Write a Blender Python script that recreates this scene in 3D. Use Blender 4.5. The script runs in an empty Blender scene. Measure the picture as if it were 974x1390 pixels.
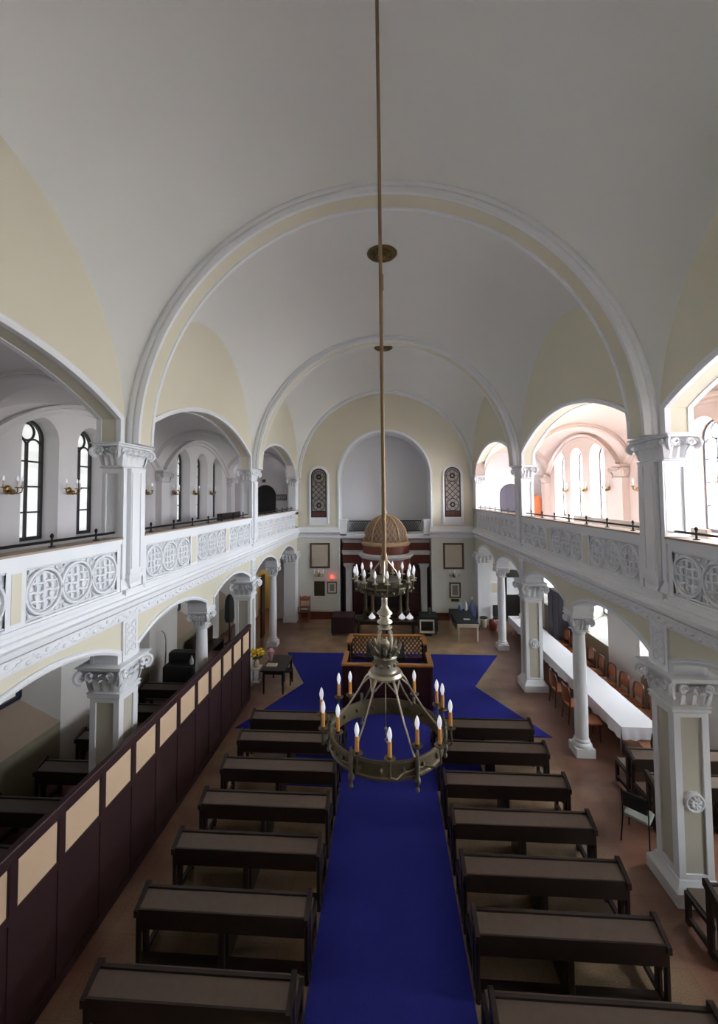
import bpy, bmesh, math, random
from mathutils import Vector, Matrix
random.seed(7)
PI = math.pi
C = bpy.context.scene.collection
sc = bpy.context.scene

# ------------------------------------------------------------------ materials
def lin(h):
    h = h.lstrip('#')
    o = []
    for i in (0, 2, 4):
        c = int(h[i:i+2], 16)/255
        o.append(c/12.92 if c <= .04045 else ((c+.055)/1.055)**2.4)
    return (*o, 1)

def mat(name, col, rough=.6, metal=0, var=0.0, scale=8, bump=0.0, bscale=40, col2=None, coat=0, spec=.5):
    m = bpy.data.materials.new(name); m.use_nodes = True
    nt = m.node_tree; b = nt.nodes['Principled BSDF']
    b.inputs['Roughness'].default_value = rough
    b.inputs['Metallic'].default_value = metal
    b.inputs['Specular IOR Level'].default_value = spec
    if coat: b.inputs['Coat Weight'].default_value = coat
    c = lin(col)
    tc = nt.nodes.new('ShaderNodeTexCoord')
    if var or col2:
        n = nt.nodes.new('ShaderNodeTexNoise'); n.inputs['Scale'].default_value = scale; n.inputs['Detail'].default_value = 5
        nt.links.new(tc.outputs['Object'], n.inputs['Vector'])
        mx = nt.nodes.new('ShaderNodeMix'); mx.data_type = 'RGBA'
        c2 = lin(col2) if col2 else tuple(min(1, x*(1-var)) for x in c[:3])+(1,)
        mx.inputs[6].default_value = c; mx.inputs[7].default_value = c2
        nt.links.new(n.outputs['Fac'], mx.inputs[0])
        nt.links.new(mx.outputs[2], b.inputs['Base Color'])
    else:
        b.inputs['Base Color'].default_value = c
    if bump:
        n2 = nt.nodes.new('ShaderNodeTexNoise'); n2.inputs['Scale'].default_value = bscale; n2.inputs['Detail'].default_value = 3
        nt.links.new(tc.outputs['Object'], n2.inputs['Vector'])
        bp = nt.nodes.new('ShaderNodeBump'); bp.inputs['Strength'].default_value = bump; bp.inputs['Distance'].default_value = .02
        nt.links.new(n2.outputs['Fac'], bp.inputs['Height']); nt.links.new(bp.outputs[0], b.inputs['Normal'])
    return m

def emis(name, col, strength, var=0, scale=3):
    m = bpy.data.materials.new(name); m.use_nodes = True
    nt = m.node_tree; b = nt.nodes['Principled BSDF']
    b.inputs['Base Color'].default_value = (.6, .6, .6, 1)
    b.inputs['Roughness'].default_value = .35
    b.inputs['Emission Color'].default_value = lin(col)
    b.inputs['Emission Strength'].default_value = strength
    if var:   # ripple of the old cast glass
        tc = nt.nodes.new('ShaderNodeTexCoord'); n = nt.nodes.new('ShaderNodeTexNoise')
        mp = nt.nodes.new('ShaderNodeMapping'); mp.inputs['Scale'].default_value = (.6, .6, 2.2)
        nt.links.new(tc.outputs['Object'], mp.inputs[0]); nt.links.new(mp.outputs[0], n.inputs['Vector'])
        n.inputs['Scale'].default_value = scale
        mr = nt.nodes.new('ShaderNodeMapRange'); mr.inputs[1].default_value = .3; mr.inputs[2].default_value = .7
        mr.inputs[3].default_value = strength*(1-var); mr.inputs[4].default_value = strength*(1+var)
        nt.links.new(n.outputs['Fac'], mr.inputs[0]); nt.links.new(mr.outputs[0], b.inputs['Emission Strength'])
    return m

SKY = 60.0
WIN_R, WIN_L, WIN_RL, WIN_LL = 13.0, .24, 6.0, .10
M = dict(
 white=mat('white_plaster', 'E6E8EC', .65, var=.05, scale=2),
 vault=mat('vault_plaster', 'E4E5E3', .85, var=.04, scale=1.2, bump=.08, bscale=90),
 cream=mat('cream_plaster', 'D9D4C1', .75, var=.05, scale=1.5),
 creampanel=mat('cream_panel', 'BDB8AA', .7, var=.05, scale=3),
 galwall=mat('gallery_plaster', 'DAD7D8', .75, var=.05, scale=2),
 galwarm=mat('gallery_plaster_warm_light', 'D3C1B7', .75, var=.05, scale=2),  # same gallery plaster, with the right side's warm light put into the colour
 palewall=mat('pale_grey_plaster', 'D3D4CC', .75, var=.05, scale=2),
 aisle=mat('aisle_plaster', 'DCDAD6', .75, var=.07, scale=2),
 dado=mat('dado_paint', '8C8670', .6, var=.2, scale=3),
 niche=mat('niche_plaster', 'E0E1E4', .8, var=.05, scale=1.5),
 parapetcap=mat('parapet_wood_cap', 'A08D7C', .5, var=.15, scale=4),
 skirt=mat('red_brown_skirting', '6B3324', .4, var=.2, scale=6),
 wood=mat('dark_pew_wood', '2F221D', .42, var=.45, scale=7, spec=.4),
 ledge=mat('pale_pew_ledge_wood', '6A594E', .38, var=.35, scale=9),  # paler wood for pew ledges and seats
 wood2=mat('partition_wood', '3A2024', .5, var=.35, scale=6),
 panelcloth=mat('cream_partition_board', 'E0C3A4', .8, var=.08, scale=4),
 carpet=mat('blue_carpet', '333796', .95, var=.25, scale=30, bump=.3, bscale=200, spec=.1),
 carpetedge=mat('carpet_binding', '4A4058', .9),
 iron=mat('black_iron', '1B1A1C', .45, metal=.6),
 frame=mat('black_window_frame', '17161A', .5),
 framegrey=mat('grey_window_frame', '55565E', .5),
 frameblue=mat('navy_window_frame', '20263F', .5),
 brass=mat('aged_brass', '9A7A3C', .38, metal=.9, var=.35, scale=14),
 gilt=mat('gilded_metal', 'A8864E', .35, metal=.8, var=.3, scale=10),
 silver=mat('tarnished_silver', 'C9C0AE', .28, metal=.85, var=.35, scale=12),
 pewter=mat('dull_pewter', '8C8577', .4, metal=.7, var=.4, scale=15),
 bronze=mat('old_bronze', '7A705A', .45, metal=.6, var=.5, scale=16),
 rod=mat('rod_brass_tube', '8A7154', .45, metal=.45, var=.3, scale=5),
 sleeve=mat('orange_candle_sleeve', 'E0A055', .5),
 bulb=emis('milky_bulb_added_glow', 'F4F2FF', .16),  # unlit milky glass given a weak added glow so it reads white
 rose=mat('rosette_bronze', '6E5A28', .45, metal=.5, var=.4, scale=9),
 red=mat('red_brown_marble', '7C3A2B', .4, var=.3, scale=9),
 darkred=mat('dark_mahogany', '3A1A16', .4, var=.3, scale=5),
 domebeige=mat('dome_rib_gold', 'C3A37C', .45, var=.15, scale=9),
 domein=mat('dome_shell_paint', '8E7566', .55, var=.3, scale=11),
 ltwood=mat('honey_wood_rail', 'B9803F', .4, var=.25, scale=10),
 chairwood=mat('orange_brown_chair_wood', '9C5A2C', .38, var=.3, scale=12),
 chairrim=mat('dark_brown_chair_rim', '5B2A18', .4, var=.3, scale=9),
 cloth=mat('white_tablecloth', 'CFCED4', .8, var=.03, scale=5),
 black=mat('black_cloth', '1D2224', .7, var=.3, scale=5),
 burgundy=mat('burgundy_cloth', '35161C', .8, var=.3, scale=6),
 plasticblack=mat('black_plastic', '1B1C20', .4),
 grey=mat('grey_seat_plastic', '7B7F78', .5),
 steel=mat('chromed_steel', 'B7B7B7', .3, metal=.9),
 paper=mat('old_paper', 'C7BDAC', .7, var=.12, scale=14),
 picgrey=mat('faded_print', '8E8B80', .6, var=.3, scale=25),
 picframe=mat('brown_picture_frame', '5B4636', .4, var=.25, scale=12),
 plaque=mat('dark_bronze_plaque', '4B442C', .45, metal=.4, var=.3, scale=20),
 yellow=mat('yellow_petals', 'F2C90F', .55, var=.15, scale=20),
 pink=mat('pink_paper_wrap', 'D8A9B4', .6, var=.15, scale=9),
 green=mat('leaf_green', '33502A', .6, var=.3, scale=15),
 vase=mat('glazed_beige_vase', 'B8AA92', .35),
 bluewater=mat('blue_water_plastic', '6E7FB4', .15, coat=.3),
 creamplastic=mat('cream_plastic', 'D9D2C0', .45),
 screen=mat('dark_screen', '0C0C10', .15),
 doorblack=mat('black_door_wood', '17130F', .5, var=.3, scale=5),
 doorviolet=mat('dark_violet_door', '433E4C', .55, var=.15, scale=5),
 sheet=mat('white_paper_sheet', 'DADCE2', .7),
 orange=mat('orange_wood', 'C26A38', .45, var=.2, scale=5),
 yellowroom=mat('yellow_room_paint', 'D6C280', .8),
 stained=mat('leaded_glass', 'A8A09A', .25, var=.25, scale=6),
 stainedred=mat('red_leaded_glass', '6B3B2C', .3, var=.4, scale=18),
 lead=mat('dark_lead', '231D1E', .5),
 redglass=emis('red_memorial_glow', 'FF2A18', 3.0),
 paneR=emis('daylit_window_glass_east', 'F4F6FF', WIN_R),
 paneL=emis('daylit_window_glass_west', 'F1F2F0', WIN_L, var=.28, scale=2.2),
 paneRL=emis('daylit_low_glass_east', 'F4F6FF', WIN_RL),
 paneLL=emis('daylit_low_glass_west', 'E9DCC8', WIN_LL),
 )

def clear_glass(name, tint=(.93, .95, .96, 1)):
    m = bpy.data.materials.new(name); m.use_nodes = True
    nt = m.node_tree; nt.nodes.clear(); N = nt.nodes
    o = N.new('ShaderNodeOutputMaterial'); mx = N.new('ShaderNodeMixShader'); tr = N.new('ShaderNodeBsdfTransparent'); gl = N.new('ShaderNodeBsdfGlossy')
    tr.inputs[0].default_value = tint; gl.inputs['Roughness'].default_value = .08
    mx.inputs[0].default_value = .06
    nt.links.new(tr.outputs[0], mx.inputs[1]); nt.links.new(gl.outputs[0], mx.inputs[2]); nt.links.new(mx.outputs[0], o.inputs[0])
    return m
M['paneR'] = clear_glass('clear_window_glass'); M['paneRL'] = clear_glass('dimmed_window_glass', (.62, .63, .62, 1))  # lower panes tinted darker to dim the daylight they let in
def floor_material():
    m = bpy.data.materials.new('terrazzo_floor'); m.use_nodes = True
    nt = m.node_tree; N = nt.nodes; L = nt.links; b = N['Principled BSDF']
    b.inputs['Roughness'].default_value = .3
    tc = N.new('ShaderNodeTexCoord')
    sp = N.new('ShaderNodeSeparateXYZ'); L.new(tc.outputs['Object'], sp.inputs[0])
    ab = N.new('ShaderNodeMath'); ab.operation = 'ABSOLUTE'; L.new(sp.outputs[0], ab.inputs[0])
    n1 = N.new('ShaderNodeTexNoise'); n1.inputs['Scale'].default_value = 60; n1.inputs['Detail'].default_value = 4
    n2 = N.new('ShaderNodeTexNoise'); n2.inputs['Scale'].default_value = 1.6; n2.inputs['Detail'].default_value = 4
    L.new(tc.outputs['Object'], n1.inputs['Vector']); L.new(tc.outputs['Object'], n2.inputs['Vector'])
    def ramp(a, c):
        r = N.new('ShaderNodeValToRGB'); r.color_ramp.elements[0].color = lin(a); r.color_ramp.elements[1].color = lin(c)
        r.color_ramp.elements[0].position = .3; r.color_ramp.elements[1].position = .7
        return r
    tan = ramp('6E5640', 'BCA283'); red = ramp('664438', '8E6654')
    mixf = N.new('ShaderNodeMath'); mixf.operation = 'MULTIPLY_ADD'; mixf.inputs[1].default_value = .55
    m2 = N.new('ShaderNodeMath'); m2.operation = 'MULTIPLY'; m2.inputs[1].default_value = .45
    L.new(n2.outputs['Fac'], m2.inputs[0]); L.new(n1.outputs['Fac'], mixf.inputs[0]); L.new(m2.outputs[0], mixf.inputs[2])
    L.new(mixf.outputs[0], tan.inputs[0]); L.new(mixf.outputs[0], red.inputs[0])
    n3 = N.new('ShaderNodeTexNoise'); n3.inputs['Scale'].default_value = .9; n3.inputs['Detail'].default_value = 3; L.new(tc.outputs['Object'], n3.inputs['Vector'])
    ad = N.new('ShaderNodeMath'); ad.operation = 'MULTIPLY_ADD'; ad.inputs[1].default_value = 2.4; L.new(n3.outputs['Fac'], ad.inputs[0]); L.new(ab.outputs[0], ad.inputs[2])
    gt = N.new('ShaderNodeMapRange'); gt.inputs[1].default_value = 4.55; gt.inputs[2].default_value = 5.5; L.new(ad.outputs[0], gt.inputs[0])
    mx = N.new('ShaderNodeMix'); mx.data_type = 'RGBA'
    L.new(gt.outputs[0], mx.inputs[0]); L.new(tan.outputs[0], mx.inputs[6]); L.new(red.outputs[0], mx.inputs[7])
    br = N.new('ShaderNodeTexBrick'); br.offset = 0; br.inputs['Scale'].default_value = 1
    br.inputs['Brick Width'].default_value = .5; br.inputs['Row Height'].default_value = .5
    br.inputs['Mortar Size'].default_value = .006; br.inputs['Color1'].default_value = (1, 1, 1, 1)
    br.inputs['Color2'].default_value = (.86, .85, .84, 1); br.inputs['Mortar'].default_value = (.78, .76, .74, 1)
    L.new(tc.outputs['Object'], br.inputs['Vector'])
    ml = N.new('ShaderNodeMix'); ml.data_type = 'RGBA'; ml.blend_type = 'MULTIPLY'; ml.inputs[0].default_value = 1
    L.new(mx.outputs[2], ml.inputs[6]); L.new(br.outputs['Color'], ml.inputs[7]); L.new(ml.outputs[2], b.inputs['Base Color'])
    return m
M['floor'] = floor_material()

# ------------------------------------------------------------------ mesh builder
class MB:
    def __init__(s): s.v = []; s.f = []; s.m = []
    def add(s, vs, fs, m=0):
        b = len(s.v); s.v += [tuple(v) for v in vs]
        for f in fs: s.f.append(tuple(b+i for i in f)); s.m.append(m)
    def quad(s, a, b, c, d, m=0): s.add([a, b, c, d], [(0, 1, 2, 3)], m)
    def box(s, x0, x1, y0, y1, z0, z1, m=0):
        if x0 > x1: x0, x1 = x1, x0
        if y0 > y1: y0, y1 = y1, y0
        s.add([(x0,y0,z0),(x1,y0,z0),(x1,y1,z0),(x0,y1,z0),(x0,y0,z1),(x1,y0,z1),(x1,y1,z1),(x0,y1,z1)],
              [(3,2,1,0),(4,5,6,7),(0,1,5,4),(1,2,6,5),(2,3,7,6),(3,0,4,7)], m)
    def bbox(s, x0, x1, y0, y1, z0, z1, m=0, r=.012):   # box with chamfered vertical + top edges
        if x0 > x1: x0, x1 = x1, x0
        if y0 > y1: y0, y1 = y1, y0
        def ring(e, z): 
            return [(x0+e,y0,z),(x1-e,y0,z),(x1,y0+e,z),(x1,y1-e,z),(x1-e,y1,z),(x0+e,y1,z),(x0,y1-e,z),(x0,y0+e,z)]
        R0 = ring(r, z0); R1 = ring(r, z1-r)
        R2 = [(x+(r if x < (x0+x1)/2 else -r)*.7, y+(r if y < (y0+y1)/2 else -r)*.7, z1) for x, y, z in R1]
        vs = R0+R1+R2
        fs = [tuple(range(7, -1, -1)), tuple(range(16, 24))]
        for k in (0, 8):
            for i in range(8): fs.append((k+i, k+(i+1) % 8, k+8+(i+1) % 8, k+8+i))
        s.add(vs, fs, m)
    def rects(s, cx, cy, lev, m=0, cap=True):            # loft of rectangles: lev = [(hx,hy,z)]
        vs = []
        for hx, hy, z in lev: vs += [(cx-hx,cy-hy,z),(cx+hx,cy-hy,z),(cx+hx,cy+hy,z),(cx-hx,cy+hy,z)]
        fs = []
        for k in range(len(lev)-1):
            for i in range(4): fs.append((4*k+i, 4*k+(i+1) % 4, 4*k+4+(i+1) % 4, 4*k+4+i))
        if cap: fs += [(3,2,1,0), tuple(4*(len(lev)-1)+i for i in range(4))]
        s.add(vs, fs, m)
    def lathe(s, cx, cy, prof, n=16, m=0, a0=0, a1=2*PI, caps=True):
        full = abs(a1-a0-2*PI) < 1e-6
        k = n if full else n+1
        vs = []
        for r, z in prof:
            for i in range(k):
                a = a0+(a1-a0)*i/n; vs.append((cx+r*math.cos(a), cy+r*math.sin(a), z))
        fs = []
        for j in range(len(prof)-1):
            for i in range(n):
                i2 = (i+1) % k
                fs.append((j*k+i, j*k+i2, (j+1)*k+i2, (j+1)*k+i))
        if caps and full:
            fs += [tuple(range(k-1, -1, -1)), tuple((len(prof)-1)*k+i for i in range(k))]
        s.add(vs, fs, m)
    def tube(s, path, r, n=8, m=0, closed=False, caps=True):
        P = [Vector(p) for p in path]; k = len(P); rr = r if isinstance(r, (list, tuple)) else [r]*k
        up = None; vs = []
        for i in range(k):
            if closed: t = P[(i+1) % k]-P[i-1]
            else: t = P[min(i+1, k-1)]-P[max(i-1, 0)]
            if t.length < 1e-9: t = Vector((0,0,1))
            t.normalize()
            if up is None:
                up = Vector((0,0,1)) if abs(t.z) < .9 else Vector((1,0,0))
            a = t.cross(up)
            if a.length < 1e-5: a = t.cross(Vector((0,1,0)))
            a.normalize(); b = a.cross(t); up = b
            for q in range(n):
                th = 2*PI*q/n; vs.append(P[i]+(a*math.cos(th)+b*math.sin(th))*rr[i])
        fs = []
        for i in range(k if closed else k-1):
            i2 = (i+1) % k
            for q in range(n): fs.append((i*n+q, i*n+(q+1) % n, i2*n+(q+1) % n, i2*n+q))
        if caps and not closed: fs += [tuple(range(n-1, -1, -1)), tuple((k-1)*n+q for q in range(n))]
        s.add(vs, fs, m)
    def bar(s, a, b, w, h, m=0, up=(0,0,1)):             # rectangular bar between points
        a = Vector(a); b = Vector(b); t = (b-a).normalized(); u = Vector(up)
        x = t.cross(u)
        if x.length < 1e-4: x = t.cross(Vector((1,0,0)))
        x.normalize(); y = x.cross(t)
        vs = []
        for p in (a, b):
            for sx, sy in ((-1,-1),(1,-1),(1,1),(-1,1)): vs.append(p+x*sx*w/2+y*sy*h/2)
        s.add(vs, [(0,1,2,3),(7,6,5,4),(0,4,5,1),(1,5,6,2),(2,6,7,3),(3,7,4,0)], m)
    def ball(s, c, r, n=10, k=6, m=0, sz=(1,1,1)):
        vs = []; 
        for j in range(1, k):
            ph = PI*j/k
            for i in range(n):
                a = 2*PI*i/n
                vs.append((c[0]+r*sz[0]*math.sin(ph)*math.cos(a), c[1]+r*sz[1]*math.sin(ph)*math.sin(a), c[2]+r*sz[2]*math.cos(ph)))
        vs += [(c[0],c[1],c[2]+r*sz[2]), (c[0],c[1],c[2]-r*sz[2])]
        T = len(vs)-2; fs = []
        for j in range(k-2):
            for i in range(n): fs.append((j*n+i, (j+1)*n+i, (j+1)*n+(i+1) % n, j*n+(i+1) % n))
        for i in range(n):
            fs.append((T, i, (i+1) % n)); fs.append((T+1, (k-2)*n+(i+1) % n, (k-2)*n+i))
        s.add(vs, fs, m)
    def sweep(s, path, frames, prof, m=0, closed=False, caps=True):
        """path points, frames [(N,B)], prof [(u,v)] closed polygon; mats m int or list per profile edge"""
        k = len(path); n = len(prof); vs = []
        for p, (N, B) in zip(path, frames):
            p = Vector(p); N = Vector(N); B = Vector(B)
            for u, v in prof: vs.append(p+N*u+B*v)
        b = len(s.v); s.v += [tuple(v) for v in vs]
        for i in range(k if closed else k-1):
            i2 = (i+1) % k
            for q in range(n):
                s.f.append((b+i*n+q, b+i*n+(q+1) % n, b+i2*n+(q+1) % n, b+i2*n+q)); s.m.append(m[q] if isinstance(m, (list, tuple)) else m)
        if caps and not closed:
            mm = m[0] if isinstance(m, (list, tuple)) else m
            s.f.append(tuple(b+q for q in range(n-1, -1, -1))); s.m.append(mm)
            s.f.append(tuple(b+(k-1)*n+q for q in range(n))); s.m.append(mm)
    def prism(s, pts, axis, a, b2, m=0):                 # polygon in the two other axes, extruded along axis
        n = len(pts)
        def P(p, t):
            if axis == 'x': return (t, p[0], p[1])
            if axis == 'y': return (p[0], t, p[1])
            return (p[0], p[1], t)
        vs = [P(p, a) for p in pts]+[P(p, b2) for p in pts]
        fs = [tuple(range(n)), tuple(range(2*n-1, n-1, -1))]
        for i in range(n): fs.append((i, (i+1) % n, n+(i+1) % n, n+i))
        s.add(vs, fs, m)
    def move(s, d): s.v = [(x+d[0], y+d[1], z+d[2]) for x, y, z in s.v]; return s
    def mirror_x(s): s.v = [(-x, y, z) for x, y, z in s.v]; s.f = [tuple(reversed(f)) for f in s.f]; return s
    def build(s, name, mats, parent=None, smooth=35, world=False, recalc=True):
        if not isinstance(mats, (list, tuple)): mats = [mats]
        vs = s.v
        if parent is not None and world:
            o = parent.get('_loc', (0,0,0)); vs = [(x-o[0], y-o[1], z-o[2]) for x, y, z in vs]
        me = bpy.data.meshes.new(name); me.from_pydata(vs, [], s.f)
        for mm in mats: me.materials.append(mm)
        me.polygons.foreach_set('material_index', s.m)
        if recalc:
            bm = bmesh.new(); bm.from_mesh(me); bmesh.ops.recalc_face_normals(bm, faces=bm.faces); bm.to_mesh(me); bm.free()
        if smooth:
            me.shade_smooth(); me.set_sharp_from_angle(angle=math.radians(smooth))
        me.update()
        ob = bpy.data.objects.new(name, me); C.objects.link(ob)
        if parent is not None: ob.parent = parent
        return ob

def thing(name, label, cat, loc=(0,0,0), rotz=0, group=None):
    o = bpy.data.objects.new(name, None); C.objects.link(o); o.empty_display_size = .1
    o.location = loc; o.rotation_euler = (0,0,rotz); o['label'] = label; o['category'] = cat
    if group: o['group'] = group
    return o
def tag(o, label, cat, group=None):
    o['label'] = label; o['category'] = cat
    if group: o['group'] = group
    return o
def struct_root(name):
    o = bpy.data.objects.new(name, None); C.objects.link(o); o['kind'] = 'structure'; o.empty_display_size = .1
    return o
def struct(name, mb, mats, smooth=35, recalc=True):
    o = mb.build(name, mats, None, smooth, recalc=recalc); o['kind'] = 'structure'; return o
def dup(root, loc, rotz=0, label=None, group=None):
    r = root.copy(); C.objects.link(r); r.location = loc; r.rotation_euler = (0,0,rotz)
    if label: r['label'] = label
    if group: r['group'] = group
    for ch in list(root.children):
        c = ch.copy(); C.objects.link(c); c.parent = r
        for g in ch.children:
            d = g.copy(); C.objects.link(d); d.parent = c
    return r

# ------------------------------------------------------------------ key dimensions (metres)
PY = [.3, 7.2, 14.1]          # pillar lines
CY = [3.75, 10.65, 17.5]      # slender columns between
YB, YF = 21.3, -3.5           # back wall face, wall behind the camera
XW = 4.5                      # nave face
ZA = 7.25                     # upper abacus top
ZL = 3.45                     # lower abacus top
GX = 7.9                      # gallery outer wall inner face

def segarc(y0, y1, zk, za, n=28):
    h = (y1-y0)/2; rise = za-zk; R = (h*h+rise*rise)/(2*rise); yc = (y0+y1)/2; zc = za-R
    a0 = math.atan2(zk-zc, -h); a1 = math.atan2(zk-zc, h)
    return [(yc+R*math.cos(a0+(a1-a0)*i/n), zc+R*math.sin(a0+(a1-a0)*i/n)) for i in range(n+1)]
def arch_poly(y0, y1, zs, zk, za, n=28): return [(y0, zs)]+segarc(y0, y1, zk, za, n)+[(y1, zs)]

def poly_normals(P):
    out = []
    for i in range(len(P)):
        ns = []
        for a, b in ((i-1, i), (i, i+1)):
            if a < 0 or b >= len(P): continue
            dx = P[b][0]-P[a][0]; dz = P[b][1]-P[a][1]; l = math.hypot(dx, dz)
            if l > 1e-9: ns.append((-dz/l, dx/l))
        nx = sum(n[0] for n in ns)/len(ns); nz = sum(n[1] for n in ns)/len(ns); l = math.hypot(nx, nz)
        nx /= l; nz /= l
        c = max(.5, nx*ns[0][0]+nz*ns[0][1])
        out.append((nx/c, nz/c))
    return out

# ------------------------------------------------------------------ floor, carpet
b = MB(); b.box(-9.2, 9.2, YF-.2, 25, -.15, 0); struct('floor', b, M['floor'], 0)
def carpet():
    P = [(-.99, YF+.6), (-.99, 9.15), (-2.2, 9.15), (-2.2, 11.27), (-4.1, 11.27), (-2.76, 14.02), (-3.96, 16.72), (4.36, 16.76), (2.92, 14.05), (4.3, 11.25), (2.2, 11.25), (2.2, 9.15), (1.09, 9.15), (1.09, YF+.6)]
    mb = MB(); mb.prism(P, 'z', .002, .016)
    return mb
o = carpet().build('carpet', M['carpet'], None, 0)
tag(o, 'blue carpet runner down the aisle widening into a notched cross under the reading platform', 'carpet')

# ------------------------------------------------------------------ vaults of the nave
def sail(cx, cy, W, B, z0, Cc, s2, n=40, k=32, ymin=None, sx=None):
    """ellipsoid sail vault; s2 = (B/b)^2 share of the y direction"""
    mb = MB(); xs = [cx-W*math.cos(PI*i/n) for i in range(n+1)]; ys = [cy-B*math.cos(PI*j/k) for j in range(k+1)]
    if ymin is not None: ys = [max(y, ymin) for y in ys]
    vs = []
    for y in ys:
        for x in xs:
            ax = 1-s2 if sx is None else sx
            X2, Y2 = ((x-cx)/W)**2, ((y-cy)/B)**2
            q = 1-ax*X2-s2*Y2-(1-ax-s2)*X2*Y2
            vs.append((x, y, z0+Cc*math.sqrt(max(0, q))))
    fs = []
    for j in range(k):
        for i in range(n):
            a = j*(n+1)+i; fs.append((a, a+1, a+n+2, a+n+1))
    mb.add(vs, fs); return mb
VC = 5.45; S2 = .318
bays = [(.55, 6.95), (7.45, 13.85), (14.35, YB)]
for y0, y1 in bays:
    struct('ceiling', sail(0, (y0+y1)/2, XW, (y1-y0)/2, ZA, VC, S2, sx=.588), M['vault'], 180, recalc=False)
struct('ceiling', sail(0, -3.15, XW, 3.2, ZA, VC, S2, ymin=YF-.1, sx=.588), M['vault'], 180, recalc=False)

# transverse arches: cream soffit between white mouldings
ZC = ZA+VC*math.sqrt(1-S2)       # vault crown over an arch
def ell(a, bb, z0, n=64):
    P = []; F = []
    for i in range(n+1):
        t = PI*(1-i/n); x = a*math.cos(t); z = bb*math.sin(t)
        nx, nz = x/(a*a), z/(bb*bb); l = math.hypot(nx, nz)
        P.append((x, z0+z, nx/l, nz/l))
    return P
for n, p in enumerate(PY):
    E_ = ell(4.27, ZC-ZA-.18, ZA)
    path = [(x, p, z) for x, z, _, _ in E_]; fr = [((nx, 0, nz), (0, 1, 0)) for _, _, nx, nz in E_]
    mb = MB()
    prof = [(0, -.24), (.03, -.25), (.05, -.262), (.075, -.268), (.10, -.262), (.115, -.25), (.13, -.27), (.165, -.285), (.2, -.27), (.24, -.25), (.35, -.25), (.35, .25), (.24, .25), (.2, .27), (.165, .285), (.13, .27), (.1, .25), (.03, .25), (0, .24), (0, .17), (.018, .16), (.018, -.16), (0, -.17)]
    ms = [0]*len(prof); ms[20] = 1
    mb.sweep(path, fr, prof, ms)
    struct('trim_%d' % (n+1), mb, [M['white'], M['cream']], 50)
# moulding where the last vault meets the back wall
E_ = ell(4.46, ZC-ZA-.03, ZA)
mb = MB(); mb.sweep([(x, YB, z) for x, z, _, _ in E_], [((nx, 0, nz), (0, 1, 0)) for _, _, nx, nz in E_], [(-.13, .0), (-.13, -.03), (-.08, -.06), (-.03, -.04), (.02, -.07), (.06, -.03), (.06, .0)])
struct('trim_4', mb, M['white'], 50)

# ------------------------------------------------------------------ long walls of the nave
def strip_wall(mb, P, ztop, x0, x1, mf, ms_, mbk):
    for (ya, za), (yb, zb) in zip(P, P[1:]):
        mb.quad((x0, ya, za), (x1, ya, za), (x1, yb, zb), (x0, yb, zb), ms_)
        if abs(yb-ya) > 1e-6:
            mb.quad((x0, ya, za), (x0, yb, zb), (x0, yb, ztop), (x0, ya, ztop), mf)
            mb.quad((x1, ya, za), (x1, yb, zb), (x1, yb, ztop), (x1, ya, ztop), mbk)
upper_arches = [(YF+.3, PY[0]-.4), (PY[0]+.4, PY[1]-.4), (PY[1]+.4, PY[2]-.4), (PY[2]+.4, 20.62)]
lower_arches = [(YF+.3, PY[0]-.3)]
for i in range(3):
    lower_arches += [(PY[i]+.3, CY[i]-.25), (CY[i]+.25, (PY+[20.9])[i+1]-.3)]
ZK, ZP = 7.66, 8.47      # upper arch kink and apex
ZKL, ZPL = 3.6, 3.95
def long_wall(s):
    side = 'left' if s < 0 else 'right'
    P = [(YF-.2, ZA)]
    for a, c in upper_arches: P += arch_poly(a, c, ZA, ZK, ZP)
    P += [(YB+.3, ZA)]
    mb = MB(); strip_wall(mb, P, 11.2, XW, 4.9, 0, 1, 2)
    Q = [(YF-.2, ZL)]
    for a, c in lower_arches: Q += arch_poly(a, c, ZL, ZKL, ZPL)
    Q += [(YB+.3, ZL)]
    strip_wall(mb, Q, 4.62, 4.55, 5.02, 0, 3, 2)
    if s < 0: mb.mirror_x()
    struct('wall_'+side, mb, [M['cream'], M['cream'], M['galwall'], M['white']], 30)
    # arch mouldings
    mb = MB()
    def mould(a, c, zs, zk, za, x, d, prof):
        P = arch_poly(a, c, zs, zk, za, 32); N = poly_normals(P)
        path = [(x, y, z) for y, z in P]; fr = [((0, ny, nz), (d, 0, 0)) for ny, nz in N]
        mb.sweep(path, fr, prof)
    pu = [(-.012, -.03), (-.012, .025), (.0, .04), (.03, .045), (.05, .03), (.065, .045), (.10, .05), (.125, .03), (.125, -.03)]
    pu2 = [(-.012, -.07), (-.012, .02), (.03, .035), (.06, .02), (.085, .03), (.085, -.03), (.0, -.03), (.0, -.07)]
    for a, c in upper_arches:
        mould(a, c, ZA, ZK, ZP, XW, -1, pu2); mould(a, c, ZA, ZK, ZP, 4.9, 1, pu2)
    for a, c in lower_arches:
        mould(a, c, ZL, ZKL, ZPL, 4.55, -1, [(-.01, -.05), (-.01, .015), (.03, .03), (.05, .012), (.085, .025), (.085, -.02), (0, -.02), (0, -.05)])
        mould(a, c, ZL, ZKL, ZPL, 5.02, 1, [(-.01, -.05), (-.01, .015), (.03, .03), (.05, .012), (.085, .025), (.085, -.02), (0, -.02), (0, -.05)])
    if s < 0: mb.mirror_x()
    struct('trim_%d' % (5 if s < 0 else 6), mb, M['white'], 40)
for s in (-1, 1): long_wall(s)

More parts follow.
